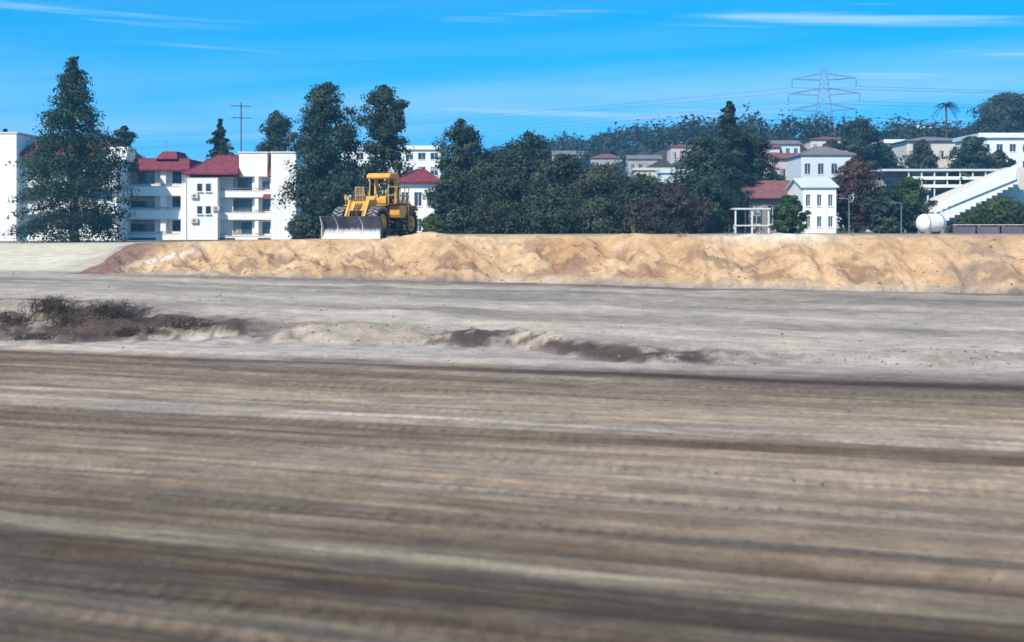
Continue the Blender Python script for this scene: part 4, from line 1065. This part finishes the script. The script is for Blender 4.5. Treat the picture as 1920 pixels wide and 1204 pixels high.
AY = 166.0
def ax(x): return px(x, AY)
def azz(y): return pz(y, AY)
zb0 = azz(452)
ap = empty('apartment_block', (ax(395), AY, zb0 - .3), 0, 'white three storey apartment block with red tile roofs and towers, left of the dozer', 'apartment')
ox, oz = ax(395), zb0 - .3
def lx(x): return ax(x) - ox
def lz(y): return azz(y) - oz
fl1 = [(lz(344), lz(320), lz(367), lz(350)), (lz(389), lz(368), lz(411), lz(394)), (lz(434), lz(412), lz(453), lz(439))]
bay(ap, lx(228), lx(352), [(lx(236), lx(286), 2), (lx(318), lx(337), 0)], fl1, lz(319), 0.0, 1.0, 12)
for f in fl1[:3]:
    m = MB(); m.box(lx(300), lx(310), .163, .997, f[3] + .07, f[1] + .3); m.build('balcony_divider', M_white, ap)
m = MB(); m.box(lx(340), lx(352), -0.3, .998, lz(458), lz(346)); m.build('fin_wall', M_white, ap)
m = MB(); m.box(lx(352) + .002, lx(412), -0.9, 2.6, lz(458), lz(333)); m.build('stair_tower', M_white, ap)
fl3 = [(lz(356), lz(332), lz(370), lz(358)), (lz(397), lz(372), lz(412), lz(399)), (lz(440), lz(415), lz(455), lz(443))]
bay(ap, lx(412) + .002, lx(511), [(lx(434), lx(470), 2), (lx(488), lx(504), 0)], fl3, lz(331), 0.0, 1.0, 12)
for k, f in enumerate(fl3):
    m = MB(); m.box(lx(477), lx(484), .163, .997, f[3] + .07, f[1] + .2); m.build('balcony_divider', M_white, ap)
m = MB(); m.box(lx(447), lx(500), 0.3, 2.4, lz(331) + .002, lz(287)); m.build('gable_tower', M_white, ap, bevel=.04)
m = MB(); m.box(lx(445), lx(502), 0.2, 2.5, lz(287) + .002, lz(284)); m.build('tower_cap', M_cream, ap)
m = MB(); m.box(lx(511) + .004, lx(558), -1.1, 3.4, lz(458), lz(288)); m.build('end_tower', M_white, ap, bevel=.05)
m = MB(); m.box(lx(509), lx(560), -1.2, 3.5, lz(288) + .002, lz(285)); m.build('tower_cap', M_cream, ap)
m = MB(); m.box(lx(558) + .004, lx(571), 0.2, 1.6, lz(411), lz(397)); m.build('side_balcony', M_white, ap)
m = MB(); m.prism([(0.35, lz(330)), (1.5, lz(289)), (4.0, lz(289)), (4.0, lz(330))], 'x', lx(500) + .003, lx(511) - .003); m.build('tile_slope', M_redroof, ap)
m = MB(); m.prism([(0.0 - .75, lz(371)), (0.0, lz(364)), (0.0, lz(371))], 'x', lx(494), lx(510)); m.build('red_awning', M_redroof, ap)
m = MB(); m.box(lx(229), lx(350), 1.8, 13, lz(458), lz(319)); m.box(lx(353), lx(510), 2.7, 13, lz(458), lz(328)); m.build('core', M_white, ap)
r1 = hip_roof(ap, lx(236), lx(350), 0.0, 13, lz(318), lz(296), lx(250), lx(345), 2.6, M_redroof)
m = MB(); a, b = lx(284), lx(326); c, d = lx(292), lx(319); z0, z1 = lz(297), lz(281)
m.add([(a, 1.6, z0), (b, 1.6, z0), (b, 9, z0), (a, 9, z0), (c, 3.2, z1), (d, 3.2, z1), (d, 7.5, z1), (c, 7.5, z1)], [(0, 1, 5, 4), (1, 2, 6, 5), (2, 3, 7, 6), (3, 0, 4, 7), (4, 5, 6, 7)]); m.build('roof_cupola', M_redroof, r1)
r2 = hip_roof(ap, lx(352), lx(444), -0.9, 13, lz(326), lz(289), lx(398), lx(436), 4.0, M_redroof)
for k, (a, b) in enumerate(((232, 292), (398, 440), (484, 508))):
    m = MB(); m.box(lx(a), lx(b), -.06, -.02, lz(450), lz(446)); m.build('vent_grille', M_dframe, ap)
for xx in (352.5, 411):
    m = MB(); m.tube([(lx(xx), -0.96, lz(455)), (lx(xx), -0.96, lz(334))], .05, 6); m.build('downpipe', M_frame, ap)

for (x, y) in ((362, 372), (362, 418), (402, 395)):
    m = MB(); m.box(lx(x), lx(x) + .8, -1.22, -.905, lz(y), lz(y) + .55); ac = m.build('air_conditioner', M_cream, ap)
    m = MB(); m.lathe([(0, 0), (.2, 0), (.2, .02), (0, .02)], 14, Matrix.Translation((lx(x) + .4, -1.245, lz(y) + .27))); m.build('fan_grille', M_rail2, ac)
for y in (360, 402):
    for x in (372, 388): window(ap, lx(x), lx(x) + .7, lz(y), lz(y) + 1.0, -1.04, 0, M_frame)
for x, h in ((300, 2.2), (420, 1.8), (536, 2.4)):
    m = MB(); zt_ = lz(284) if x > 500 else lz(296); m.tube([(lx(x), 3.0, zt_ - .6), (lx(x), 3.0, zt_ + h)], .025, 5)
    for q in range(4): m.tube([(lx(x) - .5 + q * .06, 3.0, zt_ + h - .2 * q), (lx(x) + .5 - q * .06, 3.0, zt_ + h - .2 * q)], .016, 4)
    m.build('aerial', M_rail2, ap)
# leftmost block, mostly behind the cedar
BY = 160.0
bx_ = lambda x: px(x, BY) - px(100, BY)
bo = base_z(px(100, BY), BY) - .3
bz_ = lambda y: pz(y, BY) - bo
bp = empty('apartment_block', (px(100, BY), BY, bo), 0, 'leftmost white apartment block with tall white end tower, behind the tallest cedar', 'apartment')
m = MB(); m.box(bx_(-60), bx_(38), -1.2, 6, 0, bz_(252)); m.build('end_tower', M_white, bp, bevel=.05)
m = MB(); m.box(bx_(-62), bx_(40), -1.3, 6.1, bz_(252) + .002, bz_(249)); m.build('tower_cap', M_cream, bp)
flb = [(bz_(328), bz_(300), bz_(352), bz_(334)), (bz_(378), bz_(354), bz_(402), bz_(383)), (bz_(430), bz_(404), bz_(452), bz_(434))]
bay(bp, bx_(38) + .003, bx_(215), [(bx_(48), bx_(84), 1), (bx_(100), bx_(150), 2), (bx_(166), bx_(206), 1)], flb, bz_(292), 0.0, 1.0, 12)
m = MB(); m.box(bx_(39), bx_(214), 1.8, 13, 0, bz_(292)); m.build('core', M_white, bp)
hip_roof(bp, bx_(42), bx_(215), 0, 13, bz_(291), bz_(262), bx_(52), bx_(190), 3.0, M_redroof)
m = MB(); m.prism([(bx_(196), bz_(302)), (bx_(238), bz_(302)), (bx_(243), bz_(276)), (bx_(191), bz_(276))], 'y', -.6, 3); m.build('chimney_wall', M_white, bp)

# ---- generic houses
def house(name, label, x0, x1, ytop, yeave, Y, depth, wallm, roofm, kind='gable', rows=((0.45, 0.80),), ncol=4, wfrac=0.55, ybase=None, group=None, cat='house', over=0.4, door=None, rz=0.0, nm=1, chimney=False, frame=None, garage=False):
    xc = (x0 + x1) / 2; X = px(xc, Y); w = (x1 - x0) / FPX * Y / 2
    zb = (min(base_z(px(x0, Y), Y), base_z(px(x1, Y), Y)) - .3) if ybase is None else pz(ybase, Y)
    root = empty(name, (X, Y, zb), rz, label, cat, group)
    ze = pz(yeave, Y) - zb; zt = pz(ytop, Y) - zb
    ops = []
    for (a, b) in rows:
        for k in range(ncol):
            if door is not None and (k == door) and (a, b) == rows[0]: continue
            c = -w + 2 * w * (k + .5) / ncol; h = w / ncol * wfrac; ops.append((c - h, c + h, ze * a, ze * b))
    dop = None
    if door is not None:
        c = -w + 2 * w * (door + .5) / ncol; hh = 1.3 if garage else .5; dop = (c - hh, c + hh, 0.3, 2.45); ops.append(dop)
    m = MB(); cut_wall(m, -w, w, 0, .25, 0, ze, ops)
    m.box(-w, -w + .25, .252, depth, 0, ze); m.box(w - .25, w, .252, depth, 0, ze); m.box(-w + .252, w - .252, depth - .25, depth, 0, ze)
    m.build('wall', wallm, root)
    for o in ops:
        if o is dop: continue
        window(root, *o, 0, nm, frame or M_frame)
    if dop:
        d = MB(); d.box(dop[0] + .02, dop[1] - .02, .1, .15, .3, 2.43); dd = d.build('garage_door' if garage else 'door', M_frame if garage else M_taupe, root)
        d = MB(); d.box(dop[1] - .16, dop[1] - .12, .06, .1, 1.25, 1.37); d.build('handle', M_rail2, dd)
    if kind == 'flat':
        r = MB(); r.box(-w - over, w + over, -over, depth + over, ze + .002, zt); ro = r.build('roof', roofm, root)
        f = MB(); f.box(-w - over - .03, w + over + .03, -over - .05, -over - .003, ze - .05, zt + .06); f.build('fascia', wallm, ro)
    elif kind == 'hip':
        ro = hip_roof(root, -w, w, 0, depth, ze + .17, zt, -w + min(w * .8, depth * .5), w - min(w * .8, depth * .5), depth / 2 - .05, roofm, over=over)
    else:
        r = MB(); t = .14
        r.prism([(-over, ze - .12), (depth / 2, zt), (depth + over, ze - .12), (depth + over, ze - .12 + t), (depth / 2, zt + t), (-over, ze - .12 + t)], 'x', -w - over, w + over); ro = r.build('roof', roofm, root)
        g = MB()
        for sx in (-w, w - .25): g.prism([(.26, ze + .002), (depth / 2, zt - .04), (depth - .26, ze + .002)], 'x', sx + .001, sx + .249)
        g.build('gable', wallm, root)
    if chimney:
        c = MB(); c.box(w * .4, w * .4 + .8, depth * .45, depth * .45 + .6, ze, zt + 1.0); c.build('chimney', M_taupe, ro)
    return root

HILL_CLEAR = []
# behind the dozer
house('long_building', 'long white flat roofed building behind the evergreens and the dozer', 640, 826, 274, 280, 232, 16, M_white, M_flat, 'flat', rows=((.30, .40), (.50, .60), (.70, .80), (.88, .96)), ncol=8, wfrac=.62, cat='building', over=.3)
house('red_roofed_house', 'white house with red tiled hip roof right behind the dozer canopy', 748, 820, 315, 344, 143, 8, M_white, M_redroof, 'hip', rows=((.12, .36), (.58, .84)), ncol=3, wfrac=.6, over=.5)
# houses on the hillside
hh = [(1036, 1102, 282, 290, 470, M_dim, M_greyroof, 'gable', 'small pale gabled house high on the hillside, leftmost of the row', 3),
      (1108, 1168, 288, 297, 450, M_dim, M_brownroof, 'hip', 'pale house with brown hip roof on the hillside right of the leftmost one', 3),
      (1178, 1240, 290, 298, 440, M_dim, M_greyroof, 'gable', 'pale gabled house on the hillside above the right end of the belt', 4),
      (1190, 1262, 315, 319, 400, M_cream, M_flat, 'flat', 'long peach flat roofed house on the hillside behind the belt end', 5),
      (1240, 1298, 318, 324, 350, M_palebl, M_flat, 'flat', 'pale blue white flat roofed house at the left of the right tree clump', 3),
      (1258, 1300, 270, 276, 505, M_pink, M_brownroof, 'hip', 'tiny pinkish house near the hilltop left of the spiky pine', 3),
      (1440, 1500, 262, 270, 400, M_palebl, M_greyroof, 'gable', 'pale blue gabled house near the hilltop under the pylon', 4),
      (1520, 1590, 255, 262, 395, M_cream, M_brownroof, 'hip', 'cream hip roofed house near the hilltop right of the pylon foot', 4),
      (1692, 1752, 236, 243, 400, M_white, M_flat, 'flat', 'white flat roofed house on the hilltop below the palm', 4),
      (1330, 1388, 268, 276, 400, M_pink, M_brownroof, 'hip', 'pinkish hip roofed house behind the tree clump left of the pylon', 3),
      (1402, 1462, 268, 276, 330, M_cream, M_brownroof, 'gable', 'cream house with reddish gable roof over the pink beige house', 4),
      (1466, 1512, 286, 292, 300, M_white, M_brownroof, 'gable', 'small white house with reddish roof beside the tall pale house', 3),
      (1596, 1652, 258, 265, 330, M_palebl, M_brownroof, 'hip', 'pale house with reddish roof behind the russet tree', 4),
      (1660, 1706, 262, 268, 310, M_white, M_flat, 'flat', 'small white flat roofed house left of the beige building', 3),
      (1752, 1812, 240, 247, 360, M_pink, M_brownroof, 'hip', 'pinkish house with reddish roof above the beige building', 4),
      (1830, 1890, 236, 243, 330, M_cream, M_brownroof, 'gable', 'cream house with reddish roof above the big white building', 4),
      (1622, 1690, 284, 290, 300, M_pink, M_flat, 'flat', 'pinkish flat roofed house below the skyline tree', 4)]
for (a, b, yt, ye, Y, wm, rm, kd, lb, nc_) in hh:
    for Y in range(215, 640, 3):          # step back up the slope until the house stands at its height
        hx_ = px((a + b) / 2, Y)
        if HOR - (float(hill_z(hx_, Y)) - CAM_H) * FPX / Y <= ye + 3.0 * FPX / Y: break
    house('hillside_house', lb, a, b, yt, ye, Y, 9, wm, rm, kd, rows=((.30, .72),), ncol=nc_, wfrac=.5, group='houses on the hillside')
    HILL_CLEAR.append(((a + b) / 2, (b - a) / 2 + 12, Y))
# right hand group
house('apartment_house', 'pink beige two storey house above the red roofed bungalow', 1396, 1520, 284, 298, 235, 10, M_pink, M_brownroof, 'hip', rows=((.30, .48), (.66, .86)), ncol=6, wfrac=.5, over=.5)
house('white_house', 'tall pale blue white house right of the pink beige house', 1502, 1602, 272, 292, 205, 10, M_palebl, M_greyroof, 'hip', rows=((.22, .36), (.50, .64), (.76, .90)), ncol=4, wfrac=.45, over=.25)
house('white_house', 'narrow bright white two storey house standing close behind the berm', 1505, 1568, 334, 350, 150, 8, M_white, M_flat, 'gable', rows=((.18, .40), (.60, .84)), ncol=3, wfrac=.42, over=.25)
house('bungalow', 'low bungalow with dull red shingle roof and porch posts', 1404, 1524, 338, 371, 168, 10, M_taupe, M_brownroof, 'gable', rows=((.30, .80),), ncol=4, wfrac=.6, over=.7, door=2)
house('bungalow', 'small white gabled cottage left of the red roofed bungalow', 1372, 1436, 340, 352, 185, 7, M_white, M_greyroof, 'gable', rows=((.35, .75),), ncol=3, wfrac=.5, over=.4)
house('beige_building', 'beige building with low grey hip roof at right, left of the dark green tree', 1700, 1812, 254, 265, 275, 12, M_cream, M_greyroof, 'hip', rows=((.30, .45), (.62, .80)), ncol=6, wfrac=.5, over=.5, cat='building')
house('white_building', 'big white flat roofed building at the right edge under the hilltop tree', 1838, 2010, 250, 258, 250, 14, M_white, M_flat, 'flat', rows=((.25, .38), (.52, .64), (.78, .90)), ncol=7, wfrac=.5, over=.4, cat='building')
# carport before the bungalow
cpY = 146.0; cX = px(1410, cpY); cz = base_z(cX, cpY)
cpo = empty('carport', (cX, cpY, cz), 0, 'open carport with pale flat roof and white posts before the bungalow', 'carport')
m = MB(); m.box(-1.9, 1.9, -.2, 4.4, 2.45, 2.62); m.build('roof', M_flat, cpo)
for a in (-1.7, 0, 1.7):
    for b in (0, 4.2):
        m = MB(); m.box(a - .08, a + .08, b - .08, b + .08, -.1, 2.448); m.build('post', M_frame, cpo)
m = MB(); m.box(-1.9, 1.9, -.15, -.08, .75, .88); m.build('rail', M_frame, cpo)
# three tiers of white galleries
tY = 222.0; tx0, tx1 = 1656, 1884; tX = px(1770, tY); tb = base_z(tX, tY) - 1.0
tg = empty('tiered_building', (tX, tY, tb), 0, 'tiered building with three long white gallery bands at right', 'building')
def tl(x): return px(x, tY) - tX
def tzz(y): return pz(y, tY) - tb
m = MB(); ops = [(tl(1664 + k * 19), tl(1664 + k * 19 + 15), z0, z1) for k in range(11) for z0, z1 in ((tzz(331), tzz(324)), (tzz(345), tzz(338)), (tzz(362), tzz(352)))]
cut_wall(m, tl(1660), tl(1880), 2.0, 2.25, -1.5, tzz(321), ops); m.box(tl(1660), tl(1880), 9, 9.2, -1.5, tzz(321)); m.box(tl(1660), tl(1660) + .2, 2.252, 9, -1.5, tzz(321)); m.box(tl(1880) - .2, tl(1880), 2.252, 9, -1.5, tzz(321)); m.build('wall', M_taupe, tg)
for o in ops: window(tg, *o, 2.0, 1, M_dframe, sill=False)
m = MB(); m.box(tl(1652), tl(1886), -.4, 9.6, tzz(321) + .002, tzz(317)); m.build('roof', M_flat, tg)
for a, b, yy in ((1700, 1862, 334), (1712, 1848, 349)):
    m = MB(); m.box(tl(a), tl(b), -.3, -.12, tzz(yy + 3), tzz(yy - 3)); gl = m.build('gallery_band', M_white, tg)
    m = MB(); m.box(tl(a), tl(b), -.118, 1.998, tzz(yy + 3), tzz(yy + 3) + .2); m.build('floor_slab', M_white, gl)
for k in range(7):
    xx = tl(1704 + k * 24); m = MB(); m.box(xx - .09, xx + .09, -.11, .07, -1.5 if k % 2 == 0 else tzz(352), tzz(321)); m.build('post', M_frame, tg)
cnY = 176.0; cnX = px(1690, cnY); cnz = base_z(cnX, cnY)
cn = empty('canopy_shed', (cnX, cnY, cnz), 0, 'long open shed with white flat roof left of the tiered building', 'shed')
m = MB(); m.box(-3.6, 3.6, -.2, 4.2, 5.2, 5.42); m.build('roof', M_flat, cn)
m = MB(); m.box(-3.4, 3.4, 3.8, 4.0, -.4, 5.198); m.build('back_wall', M_pink, cn)
for a in (-3.3, -1.1, 1.1, 3.3):
    m = MB(); m.box(a - .09, a + .09, 0, .18, -.4, 5.198); m.build('post', M_frame, cn)
# white stair wall climbing the slope
rY = 196.0; rX = px(1830, rY); rb = base_z(rX, rY)
st = empty('stair_ramp', (rX, rY, rb), 0, 'broad white stepped ramp climbing from lower left to the big white building', 'ramp')
def sl(x): return px(x, rY) - rX
def sz(y): return pz(y, rY) - rb
m = MB(); m.prism([(sl(1748), -1.5), (sl(1748), sz(384)), (sl(1768), sz(370)), (sl(1906), sz(312)), (sl(2000), sz(312)), (sl(2000), -1.5)], 'y', 3.2, 5.5); m.build('flank_wall', M_cream, st)
ns = 16
for k in range(ns):
    xa = sl(1750 + k * 10); m = MB(); yb = 402 - k * 5.2; m.box(xa, xa + (sl(1760) - sl(1750)) - .01, 0, 3.19, -1.5 if k == 0 else sz(yb) - 1.6, sz(yb)); m.build('step', M_white, st)
m = MB(); m.prism([(sl(1748), sz(400)), (sl(1748), sz(390)), (sl(1905), sz(308)), (sl(1905), sz(336))], 'y', -.3, -.01); m.build('stringer', M_white, st)

# white storage tank and purple wall near the right of the berm
kY = 112.0; kX = px(1746, kY); kz = base_z(kX, kY)
tk = empty('storage_tank', (kX, kY, kz), R(25), 'small white rounded tank on cradles behind the berm at right', 'tank')
m = MB(); m.lathe([(0, -1.25), (.35, -1.2), (.62, -1.0), (.72, -.75), (.74, 0), (.72, .75), (.62, 1.0), (.35, 1.2), (0, 1.25)], 24); m.v = [(y, x, z + .86) for x, y, z in m.v]; m.build('vessel', M_white, tk, smooth=True)
for a in (-.7, .7):
    m = MB(); m.box(a - .1, a + .1, -.6, .6, -.1, .42); m.build('cradle', M_taupe, tk)
    m = MB(); m.lathe([(.745, a - .04), (.755, a - .04), (.755, a + .04), (.745, a + .04)], 24); m.v = [(y, x, z + .86) for x, y, z in m.v]; m.build('strap', M_rail2, tk)
m = MB(); m.tube([(0, 0, 1.58), (0, 0, 1.74)], .2, 14); m.build('hatch', M_rail2, tk)
qY = 118.0; qx0, qx1 = px(1788, qY), px(2060, qY); qz = base_z(qx0, qY)
pw = empty('garden_wall', (qx0, qY, qz), 0, 'long low purple grey wall at the right edge behind the berm', 'wall')
for k in range(6):
    a = (qx1 - qx0) * k / 6; b = (qx1 - qx0) * (k + 1) / 6 - .22
    m = MB(); m.box(a + .2, b + .02, 0, .18, -.2, .62); m.build('panel', M_purple, pw)
    m = MB(); m.box(a, a + .198, -.05, .23, -.2, .75); m.build('pier', M_purple, pw)
m = MB(); m.box(.0, qx1 - qx0, -.06, .24, .752, .80); m.build('coping', M_cream, pw)

# ---- power pylon and lines
M_galv = mat('galvanised_steel', (0.16, 0.20, 0.25), 0.6, 0.3, 0.15, 0.5)
gY = 345.0; gX = px(1545, gY); gz = base_z(gX, gY); gH = pz(126, gY) - gz
pl = empty('power_pylon', (gX, gY, gz), R(-12), 'steel lattice power pylon with two pairs of cross arms on the skyline', 'pylon')
def gw(z): return 2.3 * (1 - z / gH) + 0.5
m = MB(); zs = [gH * (1 - (1 - i / 11) ** 1.15) for i in range(12)]
for sx in (-1, 1):
    for sy in (-1, 1): m.tube([(sx * gw(z), sy * gw(z), z - (.5 if z == 0 else 0)) for z in zs], .055, 5)
for a, b in zip(zs[:-1], zs[1:]):
    for s in (-1, 1):
        m.bar((-gw(a), s * gw(a), a), (gw(b), s * gw(b), b), .035); m.bar((gw(a), s * gw(a), a), (-gw(b), s * gw(b), b), .035)
        m.bar((s * gw(a), -gw(a), a), (s * gw(b), gw(b), b), .035); m.bar((s * gw(a), gw(a), a), (s * gw(b), -gw(b), b), .035)
        m.bar((-gw(b), s * gw(b), b), (gw(b), s * gw(b), b), .035)
m.build('lattice', M_galv, pl)
arm_z = [pz(150, gY) - gz, pz(178, gY) - gz, pz(208, gY) - gz]
ends = []
for i, z in enumerate(arm_z):
    ln = (7.6, 8.4, 7.6)[i]
    for s in (-1, 1):
        m = MB(); w = gw(z)
        for sy in (-1, 1): m.tube([(s * w, sy * w, z), (s * ln, 0, z + .3)], .055, 5); m.tube([(s * w, sy * w, z + 1.5), (s * ln, 0, z + .3)], .055, 5)
        for q in (.3, .6): m.bar((s * (w + (ln - w) * q), -w * (1 - q), z + .3 * q), (s * (w + (ln - w) * q), w * (1 - q), z + 1.5 - 1.2 * q), .07)
        m.build('cross_arm', M_galv, pl)
        m = MB(); m.tube([(s * ln, 0, z + .3), (s * ln, 0, z - 1.7)], .05, 5)
        for q in range(6): m.lathe([(.05, -.05), (.16, 0), (.05, .05)], 8, Matrix.Translation((s * ln, 0, z - .1 - q * .25)) @ Matrix.Rotation(PI / 2, 4, 'X'))
        m.build('insulator', M_dframe, pl); ends.append((s * ln, 0, z - 1.7, i, s))
Mw = Matrix.Translation((gX, gY, gz)) @ Matrix.Rotation(R(-12), 4, 'Z')
names = ('top', 'middle', 'bottom')
for (x, y, z, i, s) in ends:
    p = Mw @ Vector((x, y, z))
    for side, q in (('right', Vector((gX + 330, gY - 40 + s * 4, p.z - 1))), ('left', Vector((gX - 390, gY + 230 + s * 4, p.z + 3)))):
        pts = []
        for k in range(25):
            t = k / 24; c = p.lerp(q, t); c.z -= 4 * 6.0 * t * (1 - t) * (0.6 if side == 'right' else 1.0); pts.append(c)
        m = MB(); m.tube(pts, .04 if side == 'right' else .03, 5)
        o = m.build('power_line', M_dframe, None, smooth=True)
        tag(o, f'{"nearer" if s * 1 > 0 else "farther"} {names[i]} power line running {side} from the pylon', 'power line', 'power lines')
# slim utility pole behind the apartments
uY = 215.0; uX = px(452, uY); uz = base_z(uX, uY); uH = pz(192, uY) - uz
up = empty('utility_pole', (uX, uY, uz), R(20), 'slim utility pole behind the red tiled apartment roof', 'pole')
m = MB(); m.tube([(0, 0, -.3), (0, 0, uH)], [.12, .08], 8); m.build('shaft', M_bark, up, smooth=True)
for zz in (uH - .6, uH - 2.4):
    m = MB(); m.box(-1.5, 1.5, -.06, .06, zz, zz + .12); ar = m.build('cross_arm', M_bark, up)
    for a in (-1.35, -.6, .6, 1.35):
        m = MB(); m.tube([(a, 0, zz + .12), (a, 0, zz + .32)], .05, 6); m.build('insulator', M_frame, ar)
# street lamp at the right
for (x, yt, Y, lb) in ((1592, 372, 140, 'slim lamp post standing right of the narrow white house'), (1690, 380, 142, 'slim lamp post left of the green tree at right')):
    X = px(x, Y); z = base_z(X, Y); H = pz(yt, Y) - z
    lp = empty('lamp_post', (X, Y, z), 0, lb, 'lamp post', 'lamp posts at right')
    m = MB(); m.tube([(0, 0, -.2), (0, 0, H - .3), (-.1, 0, H - .05), (-.5, 0, H)], [.08, .06, .05, .045], 8); m.build('post', M_galv, lp, smooth=True)
    m = MB(); m.box(-.95, -.45, -.12, .12, H - .06, H + .06); m.build('lamp_head', M_galv, lp, bevel=.03)
hill_wood()
# ------------------------------------------------------------------ haze: a closed box of thin blue air round camera and scene
def build_haze():
    m = MB(); m.box(-9600, 9600, -450, 4300, -3.0, 66.0)
    o = m.build('haze', None); tag(o, 'thin blue haze in the air', 'haze', kind='stuff')
    mt = bpy.data.materials.new('haze_air'); mt.use_nodes = True; t = mt.node_tree; t.nodes.clear()
    v = t.nodes.new('ShaderNodeVolumePrincipled'); v.inputs['Color'].default_value = (0.25, 0.62, 1.0, 1); v.inputs['Density'].default_value = 0.0004; v.inputs['Anisotropy'].default_value = 0.2
    out = t.nodes.new('ShaderNodeOutputMaterial'); t.links.new(v.outputs[0], out.inputs['Volume'])
    o.data.materials.append(mt)
build_haze()
